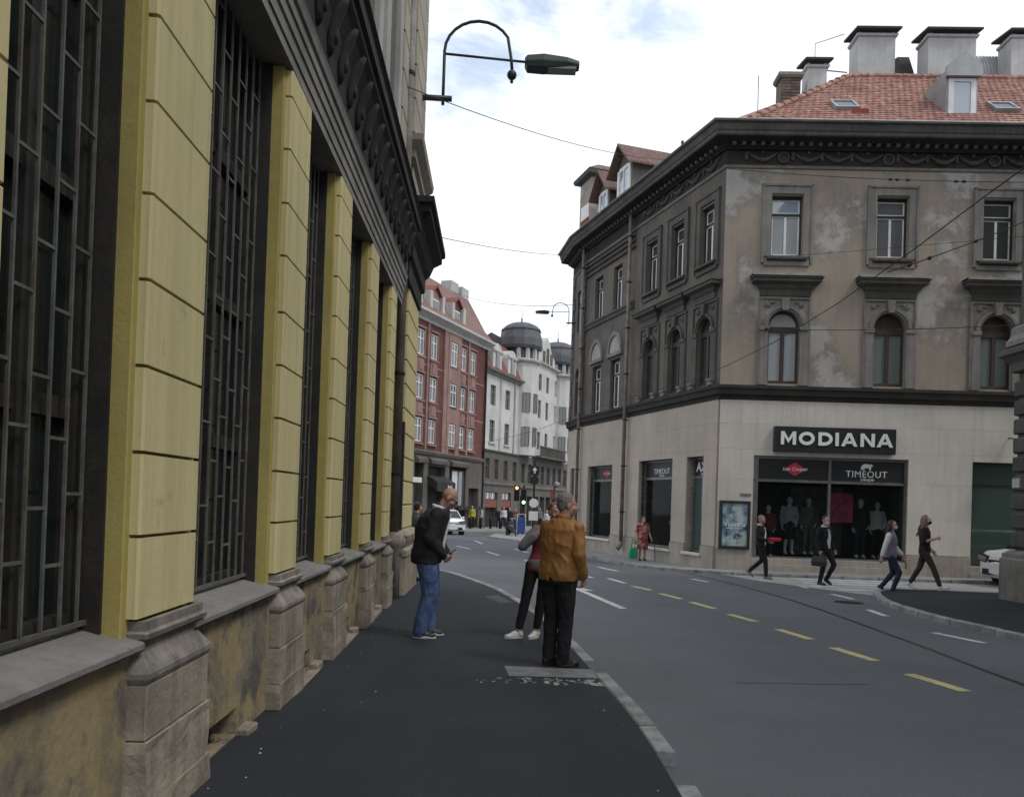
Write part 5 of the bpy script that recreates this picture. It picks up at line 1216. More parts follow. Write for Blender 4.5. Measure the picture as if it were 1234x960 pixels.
car('white hatchback with its nose showing past the dark stone plinth in the side street', FR(15.15, 21.4, 3, -.21))
car('small white car far off at the square, behind the man in the dark jacket', FR(-4.15, 49.0, 112, -.47), L=3.6, h=1.5)
# ------------------------------------------------------------------ people
def cloth(n, a, b=None, **k): M(n, a, b or tuple(x * .75 for x in a), scale=6, var=.08, fine=60, bump=.12, bscale=120, rough=.9, **k)
M('skin', (.50, .29, .215), (.44, .24, .18), scale=12, var=.04, rough=.55, bump=.05, spec=.35)
M('skin_ruddy', (.40, .24, .18), (.34, .185, .135), scale=12, var=.04, rough=.5, bump=.05)
M('hair_grey', (.2, .19, .18), (.12, .115, .11), scale=30, var=.2, bump=.3)
M('hair_black', (.015, .013, .012), (.03, .025, .022), scale=30, var=.2, rough=.5)
M('hair_brown', (.12, .075, .048), (.2, .135, .09), scale=25, var=.2, rough=.55)
M('hair_auburn', (.15, .06, .04), (.09, .04, .028), scale=25, var=.2, rough=.55)
cloth('cloth_black', (.016, .016, .018)); cloth('cloth_jacket', (.02, .021, .023)); cloth('denim', (.095, .145, .28), (.045, .075, .16)); cloth('denim_dark', (.022, .03, .055))
M('cloth_tan', (.285, .135, .038), (.23, .105, .03), scale=5, var=.08, fine=40, rough=.55, bump=.12, bscale=90)
cloth('cloth_white', (.6, .6, .6), (.5, .5, .51)); cloth('cloth_red', (.2, .04, .045)); cloth('cloth_mauve', (.2, .185, .25), (.15, .14, .2)); cloth('cloth_grey', (.14, .14, .14)); cloth('cloth_brown', (.045, .036, .032))
cloth('cloth_olive', (.075, .08, .065)); cloth('cloth_yellow', (.42, .42, .06)); cloth('cloth_pale', (.36, .37, .4))
M('dress_red', (.26, .04, .04), (.42, .24, .2), thr=.5, soft=.03, scale=9, var=.1, c3=(.08, .02, .025), thr3=.56, scale3=8)
M('shoe_black', (.018, .018, .018), rough=.4, bump=.05); M('shoe_white', (.55, .54, .51), rough=.6, bump=.05); M('shoe_grey', (.16, .15, .14), rough=.7)
M('sole_white', (.5, .5, .49), bump=0); M('bag_black', (.018, .018, .019), rough=.55, bump=.1); M('plastic_green', (.03, .3, .16), rough=.5, bump=.05); M('box_red', (.45, .02, .06), rough=.4, bump=0)
M('mask_pale', (.5, .55, .6), bump=0); M('mannequin', (.6, .59, .57), rough=.4, var=.03, bump=0)
def fuse(parts_mb, name, mats, voxel, smooth=4, fold=0.0, fscale=9, seed=0, floor=None):
    me0 = parts_mb.mesh('tmp', mats)
    o = bpy.data.objects.new('tmp', me0); COL.objects.link(o)
    m = o.modifiers.new('r', 'REMESH'); m.mode = 'VOXEL'; m.voxel_size = voxel
    if smooth:
        s = o.modifiers.new('s', 'SMOOTH'); s.iterations = smooth; s.factor = .5
    bpy.context.view_layer.update()
    me = bpy.data.meshes.new_from_object(o.evaluated_get(bpy.context.evaluated_depsgraph_get()))
    bpy.data.objects.remove(o); bpy.data.meshes.remove(me0)
    n = len(me.vertices); co = np.empty(n * 3, np.float32); me.vertices.foreach_get('co', co); co = co.reshape(-1, 3)
    if fold:
        nn = np.empty(n * 3, np.float32); me.vertex_normals.foreach_get('vector', nn); nn = nn.reshape(-1, 3)
        d = np.empty(n, np.float32); off = Vector((seed * 3.1, seed * 1.7, 0))
        for i in range(n):
            p = Vector((co[i, 0] * fscale, co[i, 1] * fscale, co[i, 2] * fscale * .85 + co[i, 0] * 5)) + off
            d[i] = (1 - abs(noise.noise(p)) * 2.2) * .7 + noise.noise(p * 2.3) * .4 - .35
        co += nn * (np.maximum(d, -.28) * fold)[:, None]
    if floor is not None: co[:, 2] = np.maximum(co[:, 2], floor)
    me.vertices.foreach_set('co', co.reshape(-1))
    me.polygons.foreach_set('use_smooth', [True] * len(me.polygons)); me.update(); me.name = name
    return me
def cone(mb, a, b, ra, rb, n=12):
    a, b = Vector(a), Vector(b); d = b - a; L = d.length
    if L < 1e-4: return
    d.normalize(); up = Vector((0, 0, 1)) if abs(d.z) < .9 else Vector((0, 1, 0)); x = d.cross(up).normalized(); y = x.cross(d)
    rings = []
    for t, r in [(-ra * math.cos(k), ra * math.sin(k)) for k in (.15, .6, 1.05, 1.5)] + [(L + rb * math.cos(k), rb * math.sin(k)) for k in (1.5, 1.05, .6, .15)]:
        rings.append([a + d * t + x * (r * math.cos(2 * math.pi * i / n)) - y * (r * math.sin(2 * math.pi * i / n)) for i in range(n)])
    mb.loft(rings)
def ell(mb, c, ax, r, n=14, m=8):
    rings = []
    for i in range(m + 1):
        t = math.pi * (.03 + .94 * i / m) - math.pi / 2
        rings.append([Vector(c) + ax[0] * (r[0] * math.cos(t) * math.cos(2 * math.pi * k / n)) + ax[1] * (r[1] * math.cos(t) * math.sin(2 * math.pi * k / n)) + ax[2] * (r[2] * math.sin(t)) for k in range(n)])
    mb.loft(rings)
BASE = dict(pelvis=(0, 0, .96), chest=(0, .0, 1.28), neck=(0, -.015, 1.47), head=(0, .025, 1.63), look=(0, 1, 0),
            shR=(.185, -.01, 1.41), elR=(.235, -.03, 1.13), wrR=(.24, .06, .88), shL=(-.185, -.01, 1.41), elL=(-.235, -.03, 1.13), wrL=(-.24, .06, .88),
            hipR=(.09, 0, .92), knR=(.1, .02, .5), anR=(.1, -.02, .085), toR=(.03, 1, 0), hipL=(-.09, 0, .92), knL=(-.1, .02, .5), anL=(-.1, -.02, .085), toL=(-.03, 1, 0))
def person(label, W, pose, top, legs, shoe, hair=None, k=1.0, voxel=.011, group=None, sole=None, girth=1.0, skin='skin', sleeves='long', hem=.86, trouser_end=.09,
           curlR=.5, curlL=.5, shirt=None, mask=None, skirt=None, fold=.006, loose=0.0, collar=True, glasses=False, name='person', cat='person', seed=0, open_front=False):
    J = {n: Vector(v) * (1 if n in ('look', 'toR', 'toL') else k) for n, v in {**BASE, **pose}.items()}
    root = thing(name, label, cat, W, group)
    g = girth * k
    lat0 = (J['hipR'] - J['hipL']).normalized(); lat1 = (J['shR'] - J['shL']).normalized()
    def torso(mb, off, z0=-.12, upto=1.0):
        P, C, N = J['pelvis'], J['chest'], J['neck']; axis = (C - P).normalized()
        st = [(P + axis * z0 * k * 1.0, .158, .112, 0), (P + axis * (-.02 * k), .172, .12, .1), (P.lerp(C, .4), .148, .105, .4), (P.lerp(C, .85), .162, .118, .8), (C.lerp(N, .45), .168, .108, 1), (C.lerp(N, .78), .135, .085, 1), (N + Vector((0, 0, -.005 * k)), .075, .068, 1)]
        if z0 > -.1: st = st[1:]
        rings = []
        for c, w, d, t in st:
            la = lat0.lerp(lat1, t).normalized(); fw = Vector((0, 0, 1)).cross(la).normalized()
            w = w * g + off; d = d * g + off
            ring = []
            for i in range(18):
                a = 2 * math.pi * i / 18; ca, sa_ = math.cos(a), math.sin(a)
                ring.append(c + la * (w * math.copysign(abs(ca) ** .85, ca)) + fw * (d * math.copysign(abs(sa_) ** .85, sa_)))
            rings.append(ring)
        mb.loft(rings)
    def arm(mb, s, off, upto=1.0, flare=0):
        a, b, c = J['sh' + s], J['el' + s], J['wr' + s]
        cone(mb, a, b, .056 * k + off, .043 * k + off)
        if upto > .5:
            e = b.lerp(c, min(1, (upto - .5) * 2)); cone(mb, b, e, .043 * k + off, .029 * k + off + flare)
    def leg(mb, s, off, end=None):
        a, b, c = J['hip' + s], J['kn' + s], J['an' + s]
        cone(mb, a, b, .088 * g + off, .056 * k + off * 1.1)
        e = c if end is None else b.lerp(c, end); cone(mb, b, b.lerp(e, .35), .056 * k + off, .054 * k + off); cone(mb, b.lerp(e, .35), e, .054 * k + off, .04 * k + off * 1.25)
    # ---- body: one continuous skin
    mb = MB(); torso(mb, 0)
    for s in 'RL':
        arm(mb, s, 0); leg(mb, s, 0); d = Vector(J['to' + s]).normalized()
        cone(mb, J['an' + s] - Vector((0, 0, .02 * k)), J['an' + s] + d * .12 * k - Vector((0, 0, .055 * k)), .032 * k, .02 * k)
    look = J['look'].normalized(); rt = look.cross(Vector((0, 0, 1))).normalized(); up = rt.cross(look); H = J['head']; ax = (rt, look, up)
    hp = lambda x, y, z: H + (rt * x + look * y + up * z) * k
    for c, r in (((0, -.018, .028), (.075, .094, .09)), ((0, .025, -.04), (.057, .066, .074)), ((0, .06, -.092), (.027, .024, .02)), ((0, .072, .022), (.054, .022, .012)),
                 ((.036, .055, -.03), (.028, .028, .026)), ((-.036, .055, -.03), (.028, .028, .026)), ((.078, -.012, -.012), (.011, .024, .034)), ((-.078, -.012, -.012), (.011, .024, .034)), ((0, .084, -.06), (.023, .014, .011))):
        ell(mb, hp(*c), ax, [q * k for q in r])
    cone(mb, hp(0, .085, .004), hp(0, .108, -.03), .009 * k, .015 * k, 8)
    cone(mb, J['neck'] + Vector((0, 0, -.06 * k)), hp(0, -.02, -.06), .06 * k, .054 * k)
    for s, curl in (('R', curlR), ('L', curlL)):
        wv = J['wr' + s]; d = (wv - J['el' + s]).normalized(); sg = 1 if s == 'R' else -1
        n_ = (-lat1 * sg); n_ = (n_ - d * n_.dot(d)).normalized(); th = d.cross(n_) * sg
        if th.y < 0: th = -th
        for i, so_ in enumerate((.03, .01, -.01, -.028)):
            kn = wv + (d * .09 + th * so_) * k; cone(mb, wv + th * so_ * .5 * k, kn, .016 * k, .0115 * k, 8)
            p = kn; dd = d.copy()
            for L in (.042, .028, .021):
                dd = (Matrix.Rotation(-curl * sg * 1.0, 3, th) @ dd) if False else (dd * math.cos(curl) + n_ * math.sin(curl)).normalized()
                q = p + dd * L * k * (1.05, 1.12, 1.0, .82)[i]; cone(mb, p, q, .0095 * k, .0085 * k, 7); p = q
                n_2 = n_ - dd * n_.dot(dd); n_c = n_2.normalized() if n_2.length > .05 else n_; dd = (dd * math.cos(curl * .4) + n_c * math.sin(curl * .4)).normalized()
        t0 = wv + (d * .02 + th * .02) * k; t1 = wv + (d * .055 + th * .05 + n_ * .015) * k; t2 = wv + (d * .088 + th * .055 + n_ * .03) * k
        cone(mb, t0, t1, .014 * k, .011 * k, 8); cone(mb, t1, t2, .0105 * k, .009 * k, 8)
    body = ob('body', fuse(mb, 'body', skin, min(voxel, .0085), 2), root, W)
    if skin.startswith('skin') and voxel < .02:
        for sx in (-1, 1):
            m2 = MB(); ell(m2, hp(sx * .031, .071, .002), ax, [.0125 * k] * 3, 8, 6); mk('eye', m2, 'cloth_white', root, W, smooth=True)
            m2 = MB(); ell(m2, hp(sx * .031, .0815, .002), ax, [.006 * k, .003 * k, .006 * k], 8, 4); mk('iris', m2, 'cloth_black', root, W)
            m2 = MB(); cone(m2, hp(sx * .014, .092, .028), hp(sx * .048, .08, .03), .004 * k, .003 * k, 6); mk('eyebrow', m2, 'hair_grey' if hair in (None, 'bald', 'hair_grey') else hair, root, W)
    # ---- clothes
    if legs:
        mb = MB(); o = .009 + loose
        torso(mb, .008, -.13)
        mb2 = MB(); P, C = J['pelvis'], J['chest']
        rings = []
        for t, w, d in ((-.14, .155, .115), (-.08, .174, .128), (0, .178, .126), (.09, .158, .112)):
            fw = Vector((0, 0, 1)).cross(lat0).normalized(); c = P + (C - P).normalized() * t * k
            rings.append([c + lat0 * ((w * g + .008) * math.cos(2 * math.pi * i / 16)) + fw * ((d * g + .008) * math.sin(2 * math.pi * i / 16)) for i in range(16)])
        mb2.loft(rings)
        for s in 'RL': leg(mb2, s, o, 1.0 if trouser_end <= .09 else 1 - (trouser_end - .09) / .4)
        ob('trousers', fuse(mb2, 'trousers', legs, voxel, 2, fold, 8, seed + 1), root, W)
    if top:
        mb = MB(); off = .016 + loose
        C, P, N = J['chest'], J['pelvis'], J['neck']; z0 = hem * k - P.z
        torso(mb, off, min(-.101, z0 / 1.0 / k) if hem < .92 else -.05)
        if sleeves == 'long':
            for s in 'RL': arm(mb, s, .012 + loose * .8, .97, .006)
        elif sleeves == 'short':
            for s in 'RL': arm(mb, s, .012 + loose, .42 if False else .0); cone(mb, J['sh' + s], J['sh' + s].lerp(J['el' + s], .55), .06 * k + .01, .052 * k + .012)
        for s in 'RL': ell(mb, J['sh' + s], (Vector((1, 0, 0)), Vector((0, 1, 0)), Vector((0, 0, 1))), [.052 * k + off * .7, .055 * k + off * .7, .05 * k + off * .7])
        if collar: cone(mb, N + Vector((0, -.012, -.05)) * k, N + Vector((0, -.012, .0)) * k, .088 * k, .07 * k)
        ob('jacket' if sleeves == 'long' else 'top', fuse(mb, 'top', top, voxel, 2, fold, 8, seed + 2), root, W)
        if collar:
            m2 = MB(); rg = []
            for r, z in ((.074, -.05), (.077, .015), (.07, .035), (.064, .015), (.06, -.05)):
                rg.append([N + Vector((r * k * 1.05 * math.cos(2 * math.pi * i / 16), (r * math.sin(2 * math.pi * i / 16) - .008) * k, (z + .018 * (-math.sin(2 * math.pi * i / 16))) * k)) for i in range(16)])
            m2.loft(rg[::-1], cap=False); mk('collar', m2, shirt or top, root, W, smooth=True)
        if shirt and open_front:
            m2 = MB(); fw = Vector((0, 0, 1)).cross(lat1).normalized(); rows_ = []
            for t, w in ((-.1, .055), (.2, .06), (.6, .07), (.9, .06), (1.35, .03)):
                c = P.lerp(C, t) if t <= 1 else C.lerp(N, (t - 1) * 2); dd = (.122 if t < .3 else .13 if t < 1 else .105) * g + off + .006
                rows_.append([c + lat1 * x * w + fw * (dd - .035 * x * x) for x in (-1, -.5, 0, .5, 1)])
            m2.loft(rows_, closed=False); mk('shirt', m2, shirt, root, W, smooth=True)
    if skirt:
        mb = MB(); P = J['pelvis']; rings = []
        for z, w, d in ((1.1, .15, .115), (1.0, .17, .13), (.85, .2, .16), (.65, .215, .18), (.46, .23, .2)):
            rings.append([Vector((P.x + w * math.cos(a), P.y + d * math.sin(a) , z)) * k * (1 + .03 * math.sin(a * 7) * (1.1 - z)) for a in [2 * math.pi * i / 42 for i in range(42)]])
            for v in rings[-1]: v.z = z * k
        mb.loft(rings[::-1]); mk('skirt', mb, skirt, root, W, smooth=True)
    for s in 'RL':
        a = J['an' + s]; d = Vector(J['to' + s]); tilt = d.z; d.normalize(); sd_ = d.cross(Vector((0, 0, 1))).normalized(); u = sd_.cross(d); ax2 = (sd_, d, u)
        q = lambda x, y, z: a + sd_ * x * k + d * y * k + u * z * k
        mb = MB()
        ell(mb, q(0, -.025, -.035), ax2, [.038 * k, .05 * k, .05 * k]); ell(mb, q(0, .05, -.045), ax2, [.041 * k, .085 * k, .042 * k]); ell(mb, q(0, .115, -.055), ax2, [.045 * k, .075 * k, .03 * k]); cone(mb, q(0, -.02, -.03), q(0, -.004, .004), .046 * k, .042 * k); ell(mb, q(0, .045, -.022), ax2, [.034 * k, .05 * k, .032 * k])
        sh = ob('shoe', fuse(mb, 'shoe', shoe, min(voxel, .009), 1), root, W)
        m2 = MB(); out = [(math.cos(t) * (.046 if math.sin(t) > 0 else .038), .06 + math.sin(t) * .13) for t in [2 * math.pi * i / 16 for i in range(16)]]
        m2.loft([[q(x * e, y, z) for x, y in out] for z, e in ((-.085, .98), (-.08, 1.03), (-.062, 1.03), (-.058, .97))]); mk('sole', m2, sole or shoe, sh, W)
    # ---- hair, mask, glasses
    if hair and hair != 'bald':
        mb = MB(); ell(mb, hp(0, -.035, .045), ax, [.081 * k, .091 * k, .085 * k]); ell(mb, hp(0, -.062, .0), ax, [.074 * k, .054 * k, .075 * k])
        ell(mb, hp(.055, -.03, .02), ax, [.028 * k, .045 * k, .055 * k]); ell(mb, hp(-.055, -.03, .02), ax, [.028 * k, .045 * k, .055 * k])
        ob('hair', fuse(mb, 'hair', hair, min(voxel, .009), 1, .007, 26, seed), root, W)
    if mask:
        mb = MB(); ell(mb, hp(0, .052, -.052), ax, [.056 * k, .058 * k, .046 * k]); mk('mask', mb, mask, root, W, smooth=True)
    if glasses:
        mb = MB()
        for sx in (-1, 1):
            mb.tube([hp(sx * .031 + .024 * math.cos(a), .101, .004 + .019 * math.sin(a)) for a in [2 * math.pi * i / 12 for i in range(13)]], .0028, 5)
            mb.tube([hp(sx * .055, .1, .006), hp(sx * .08, .03, .01), hp(sx * .083, -.02, .0)], .0028, 5)
        mb.tube([hp(-.008, .103, .006), hp(.008, .103, .006)], .0028, 5)
        gl_ = mk('glasses', mb, 'plastic_black', root, W); gl_['kind'] = 'stuff'
        for sx in (-1, 1): mk('lens', MB().loft([[hp(sx * .031 + .023 * math.cos(a), yy, .004 + .018 * math.sin(a)) for a in [2 * math.pi * i / 12 for i in range(12)]] for yy in (.1, .102)]), 'pane_dark', root, W)
    return root, hp, J
def long_hair(root, hp, W, mat, length, k=1.0, n=46, seed=1, spread=.03):
    rr = random.Random(seed); mb = MB()
    for i in range(n):
        a = math.pi * (.12 + .76 * rr.random()) + math.pi     # round the back of the head
        a = rr.uniform(-.25, math.pi + .25)
        x, y = math.cos(a), -math.sin(a)
        L = length * rr.uniform(.8, 1.05); j = lambda s: rr.uniform(-s, s)
        P = [hp(x * .02, y * .03 - .01, .118), hp(x * .066, y * .07 - .02, .085), hp(x * .088, y * .095 - .02, .01), hp(x * .09 + j(.01), y * .1 - .02, -.08), hp(x * .1 + j(spread), y * .11 - .03 + j(spread), -.08 - L * .5), hp(x * .1 + j(spread * 1.6), y * .11 - .03 + j(spread * 1.6), -.08 - L)]
        mb.tube(P, [.012, .02, .021, .02, .017, .005], 5)
    o = mk('hair', mb, mat, root, W, smooth=True); o['kind'] = 'stuff'
def ground(x, y, h=0.0): return gz(y) + h
V9 = .009
# 1 the man in the dark jacket and jeans, head bent over his telephone
W1 = FR(-.99, 9.46, -84, ground(0, 9.46, .104))
r, hp, J = person('bald man in dark jacket and faded blue jeans looking down at a phone', W1,
    dict(pelvis=(0, -.0, .97), chest=(0, .03, 1.285), neck=(0, .12, 1.46), head=(0, .235, 1.575), look=(.05, .8, -.62), shR=(.185, .1, 1.39), elR=(.25, .02, 1.12), wrR=(.13, .17, .94),
         shL=(-.185, .1, 1.39), elL=(-.25, .09, 1.12), wrL=(-.05, .21, .95), knR=(.1, .04, .5), anR=(.1, -.06, .085), knL=(-.1, .07, .5), anL=(-.1, .03, .085)),
    'cloth_jacket', 'denim', 'shoe_black', 'bald', k=1.055, voxel=V9, sole='sole_white', hem=.84, shirt='cloth_white', skin='skin_ruddy', fold=.012, loose=.024, open_front=True, curlR=.7, curlL=.7, glasses=True, girth=1.2)
ph = MB().box(-.036, .036, -.075, .075, -.005, .005)
tag(mk('phone', ph, 'plastic_black', None, W1 @ T(.04, .275, 1.01) @ Matrix.Rotation(R(35), 4, 'X'), bevel=.004), 'dark phone held low in the hands of the bald man', 'phone')
# 2 the man in the tan jacket, seen from behind
W2 = FR(.50, 7.95, -38, ground(0, 7.95, .104))
person('grey haired man in tan zip jacket and black trousers seen from behind', W2,
    dict(pelvis=(0, .0, .96), chest=(0, .02, 1.28), neck=(.01, .035, 1.47), head=(.03, .075, 1.61), look=(.62, .78, -.1), shR=(.185, .03, 1.375), elR=(.245, -.02, 1.12), wrR=(.225, .09, .9),
         shL=(-.185, .03, 1.375), elL=(-.24, .1, 1.16), wrL=(-.12, .24, 1.05), knR=(.085, .02, .5), anR=(.075, .0, .085), knL=(-.085, .02, .5), anL=(-.075, -.03, .085), toR=(.5, .9, 0), toL=(.3, 1, 0)),
    'cloth_tan', 'cloth_black', 'shoe_black', 'hair_grey', k=1.005, voxel=V9, hem=.91, girth=1.12, fold=.014, loose=.012, skin='skin_ruddy', seed=5, curlR=.9)
# 3 the woman facing us behind him, hand at her chin
W3 = FR(.37, 9.65, 186, ground(0, 9.65, .104))
r, hp, J = person('woman with auburn hair, raised forearm and white shoes standing behind the tan jacket', W3,
    dict(pelvis=(-.02, 0, .96), chest=(-.09, .0, 1.27), neck=(-.14, 0, 1.45), shL=(-.31, 0, 1.38), elR=(.24, .1, 1.17), wrR=(-.03, .16, 1.42), shR=(.05, .0, 1.38), look=(-.25, 1, -.05), head=(-.17, .04, 1.61), anR=(.26, .05, .085), knR=(.17, .03, .5), toR=(1, .35, 0), toL=(.6, .8, 0), anL=(.02, .0, .085), knL=(-.03, .02, .5), elL=(-.36, .05, 1.12), wrL=(-.28, .22, 1.1)),
    'cloth_red', 'cloth_black', 'shoe_white', 'hair_auburn', k=.955, voxel=V9, sleeves='short', hem=.9, trouser_end=.15, fold=.007, seed=9, sole='sole_white', skin='skin_ruddy', curlR=.8, collar=False, girth=1.0)
m2 = MB(); m2.ball((0, 0, 0), (.055, .05, .05), 10, 7)
mk('hair_bun', m2, 'hair_auburn', r, W3 @ T(-.17 * .955, -.1, 1.66 * .955), smooth=True)
mk('cardigan_tail', MB().loft([[(-.025 + w * math.cos(a), w * .78 * math.sin(a), z) for a in [2 * math.pi * i / 24 for i in range(24)]] for z, w in ((.82, .185), (.88, .19), (.93, .185), (.96, .17))]), 'cloth_grey', r, W3, smooth=True)
m2 = MB(); a, b, c = J['shR'], J['elR'], J['wrR']; cone(m2, a.lerp(b, .05), b, .07, .062); cone(m2, b, b.lerp(c, .5), .06, .052)
ob('sleeve', fuse(m2, 'sleeve', 'cloth_grey', .009, 2, .008), r, W3)
# 4 walker with the red box
WA = FR(6.8, 21.45, -122, ground(0, 21.45, .012))
stride = dict(knR=(.09, .17, .51), anR=(.09, .2, .085), knL=(-.09, .03, .5), anL=(-.09, -.3, .19), toL=(0, .75, -.6))
person('elderly man in dark jacket walking with a flat red box', WA, dict(stride, look=(.35, 1, 0), elR=(.24, -.02, 1.14), wrR=(.13, .22, 1.05), elL=(-.24, -.02, 1.14), wrL=(-.13, .24, 1.05)),
    'cloth_jacket', 'cloth_black', 'shoe_grey', 'hair_grey', k=.98, shirt='cloth_white', open_front=True, skin='skin_ruddy', hem=.88, seed=11)
tag(mk('box', MB().box(-.2, .2, .26, .5, 1.04, 1.12), 'box_red', None, WA, bevel=.01), 'flat red box carried by the elderly man in the dark jacket', 'box')
# 5 man in dark suit
WB = FR(7.95, 19.95, -148, ground(0, 19.95, .012))
person('dark haired man in black suit and white shirt walking with a bag', WB, dict(knR=(.09, .05, .5), anR=(.09, -.05, .085), knL=(-.09, .22, .53), anL=(-.09, .02, .16), toL=(0, .9, -.4), elR=(.25, -.06, 1.13), wrR=(.26, .04, .88), elL=(-.25, -.05, 1.13), wrL=(-.24, .1, .9), look=(.3, 1, -.15)),
    'cloth_black', 'cloth_black', 'shoe_black', 'hair_black', k=1.0, shirt='cloth_white', open_front=True, mask='mask_pale', hem=.84, seed=13)
tag(mk('bag', MB().loft([[(.27 + x * w, .05 + y * .17 * s, z) for x, y in ((-1, -1), (1, -1), (1, 1), (-1, 1))] for z, w, s in ((.48, .05, 1.1), (.6, .07, 1.15), (.74, .04, .95))]).tube([(.27, -.06, .73), (.27, .0, .83), (.27, .1, .83), (.27, .16, .73)], .012, 6), 'bag_black', None, WB, bevel=.01), 'black shoulder bag carried low by the man in the suit', 'bag')
# 6 woman with black hair
WC = FR(8.72, 18.07, -122, ground(0, 18.07, .012))
r, hp, J = person('black haired woman in mauve top with white sleeves and dark jeans', WC, dict(knR=(.08, .2, .52), anR=(.08, .06, .085), knL=(-.08, .05, .5), anL=(-.08, -.2, .16), toL=(0, .8, -.5), elR=(.24, -.1, 1.12), wrR=(.26, -.16, .88), elL=(-.24, .05, 1.12), wrL=(-.24, .22, .92), look=(.3, 1, 0)),
    'cloth_mauve', 'denim_dark', 'shoe_black', 'hair_black', k=.965, mask='mask_pale', sleeves='short', hem=.9, seed=15, sole='sole_white', collar=False)
long_hair(r, hp, WC, 'hair_black', .25, seed=3)
for s in 'RL':
    m2 = MB(); a, b, c = J['sh' + s], J['el' + s], J['wr' + s]; cone(m2, a.lerp(b, .05), b, .072, .06); cone(m2, b, b.lerp(c, .85), .06, .05)
    ob('sleeve', fuse(m2, 'sleeve', 'cloth_white', .011, 2, .006), r, WC)
# 7 woman with long fair-brown hair
WD = FR(9.75, 18.56, -118, ground(0, 18.56, .094))
r, hp, J = person('woman in black with long light brown hair and black mask striding in white trainers', WD, dict(knR=(.09, .2, .5), anR=(.09, .34, .1), toR=(0, 1, .25), knL=(-.09, -.1, .5), anL=(-.09, -.3, .13), toL=(0, .9, -.35), hipR=(.09, 0, .9), hipL=(-.09, 0, .9), elR=(.25, -.02, 1.13), wrR=(.08, .24, 1.22), elL=(-.24, .0, 1.12), wrL=(-.2, .15, .92), look=(.25, 1, 0)),
    'cloth_black', 'cloth_brown', 'shoe_white', 'hair_brown', k=1.0, mask='cloth_black', sleeves='short', hem=.9, trouser_end=.13, seed=17, sole='sole_white', curlR=1.0, collar=False, girth=.95)
long_hair(r, hp, WD, 'hair_brown', .3, seed=4, spread=.05)
# 8 old lady in a patterned dress with a cane
WE = FR(4.42, 26.4, 192, ground(0, 26.4, .094))
person('old woman in red patterned dress with a cane by the street shop window', WE, dict(knR=(.09, .02, .5), elR=(.25, -.02, 1.13), wrR=(.27, .05, .85), elL=(-.26, .0, 1.13), wrL=(-.3, .14, .88), look=(-.4, 1, -.1)),
    'dress_red', None, 'shoe_black', 'hair_black', k=.85, skirt='dress_red', sleeves='short', mask='mask_pale', voxel=.014, seed=19, collar=False, girth=1.15, hem=.93)
tag(mk('cane', MB().tube([(-.28, .18, .82), (-.32, .24, .8), (-.36, .26, .0)], .012, 6), 'wood_dark', None, WE), 'thin walking cane held by the old woman in the red dress', 'cane')
tag(mk('bag', MB().loft([[(.34 + x * .15 * w, .04 + y * .09, z) for x, y in ((-1, -1), (1, -1), (1, 1), (-1, 1))] for z, w in ((.06, .9), (.25, 1.05), (.42, .8))]).tube([(.27, .04, .41), (.3, .04, .72), (.36, .04, .72), (.41, .04, .41)], .012, 6), 'plastic_green', None, WE, bevel=.02), 'bright green carrier bag beside the old woman in the red dress', 'bag')
# 9 the person half hidden behind the man with the phone
WG = FR(-1.98, 16.6, -40, ground(0, 16.6, .104))
person('person in olive jacket and pale trousers half hidden by the wall corner', WG, {}, 'cloth_olive', 'cloth_pale', 'shoe_black', 'hair_black', k=.94, voxel=.014, seed=21)
tag(mk('bag', MB().loft([[(.26 + x * .07, y * .17 * s, z) for x, y in ((-1, -1), (1, -1), (1, 1), (-1, 1))] for z, s in ((.62, .95), (.8, 1.1), (.98, .9))]), 'bag_black', None, WG, bevel=.02), 'black bag at the hip of the person in the olive jacket', 'bag')
# 10 people far off on the square
far = [(-3.0, 60.5, 170, 'cloth_yellow', 'cloth_black', 'pedestrian in bright yellow jacket on the far square'), (-2.35, 62.5, 80, 'cloth_pale', 'cloth_grey', 'pedestrian in pale coat walking beside the yellow jacket'),
       (-1.05, 64.5, 200, 'cloth_jacket', 'cloth_black', 'pedestrian in dark coat at the edge of the far group'), (-.62, 64.0, 170, 'cloth_white', 'denim_dark', 'pedestrian in white shirt in the middle of the far group'), (-.15, 64.8, 190, 'cloth_black', 'cloth_black', 'pedestrian all in black beside the white shirt'),
       (.35, 66.0, 180, 'cloth_red', 'cloth_black', 'small pedestrian in reddish top under the traffic signal'), (2.3, 64, 200, 'cloth_grey', 'cloth_black', 'pedestrian in grey jacket beyond the sign post'), (2.75, 61, 160, 'cloth_white', 'cloth_black', 'pedestrian in white top near the red banner'), (3.3, 60, 190, 'cloth_red', 'cloth_black', 'pedestrian in bright red top below the red banner'), (-4.3, 58.0, 120, 'cloth_grey', 'cloth_black', 'pedestrian in grey near the dark awning')]
for i, (x, y, a, tp, lg, lb_) in enumerate(far):
    st = stride if i % 2 else {}
    person(lb_, FR(x, y, a, ground(0, y, .1 if i != 7 and i != 8 else .0)), st, tp, lg, 'shoe_black', 'hair_black', voxel=.03, fold=0, k=1.0 - .03 * (i % 3), group='people walking on the far square', collar=False)
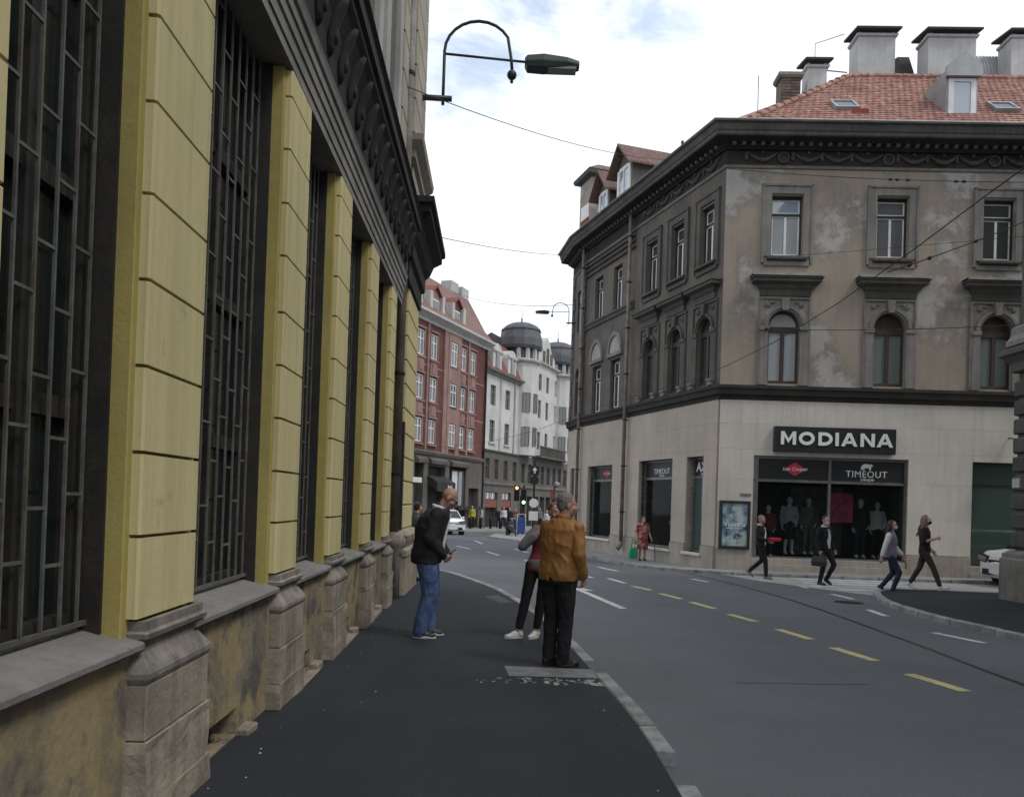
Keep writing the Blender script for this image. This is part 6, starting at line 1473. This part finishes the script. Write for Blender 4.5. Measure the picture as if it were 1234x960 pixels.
# mannequins in the shop window
def mannequin(label, x, y, top, legs, skirt=None, k=1.0, z=.24, W=FF, rot=180, short=False):
    person(label, W @ T(x, y, z) @ RZ(rot), dict(knR=(.1, .06, .5), elL=(-.27, -.05, 1.15), wrL=(-.2, .1, .95)), top, legs, 'shoe_white', None, k=k, voxel=.02, skin='mannequin', sleeves='short' if short else 'long', fold=.004, skirt=skirt, name='mannequin', cat='mannequin', collar=False, group='mannequins in the shop windows', trouser_end=.09)
mannequin('mannequin in red checked jacket at the start of the shop window', 1.75, .75, 'cloth_red', 'denim_dark', k=.9)
mannequin('mannequin in pale top and short black skirt on the display floor', 2.4, .8, 'cloth_pale', None, skirt='cloth_black', k=1.0, z=.34)
mannequin('mannequin in grey striped coat near the middle mullion', 3.05, 1.0, 'cloth_grey', 'cloth_grey', k=1.0, z=.34)
mannequin('mannequin in dark jumper and jeans behind the right pane', 4.55, .8, 'cloth_jacket', 'denim_dark', k=1.03, z=.3)
mannequin('mannequin in cream blouse and black skirt by the window edge', 5.12, .95, 'cloth_white', 'cloth_black', k=.98, z=.3)
mannequin('mannequin in pale shirt in the bear-logo street window', (SA[1][0] + SA[1][1]) / 2 + .1, .8, 'cloth_pale', 'cloth_black', W=FA, z=.3)
mannequin('mannequin in black dress in the far street window', (SA[2][0] + SA[2][1]) / 2, .8, 'cloth_black', 'cloth_black', W=FA, z=.36)
mannequin('second mannequin in white jumper in the bear-logo street window', SA[1][1] - .45, .9, 'cloth_white', 'denim_dark', W=FA, z=.3)
M('display_red', (.5, .06, .14), (.12, .05, .07), thr=.55, soft=.1, scale=3, var=.1, bump=0); M('display_grey', (.16, .16, .165), (.09, .09, .09), scale=3, var=.15, bump=0)
tag(mk('display_screen', MB().box(3.42, 4.22, .55, .58, 1.35, 2.25), 'display_red', None, FF, bevel=.01), 'raspberry red display panel hanging in the shop window', 'display panel')
tag(mk('display_screen', MB().box(2.6, 4.2, 1.36, 1.4, .3, 2.45), 'display_grey', None, FF, bevel=.01), 'tall mottled grey backdrop panel behind the mannequins', 'display panel')
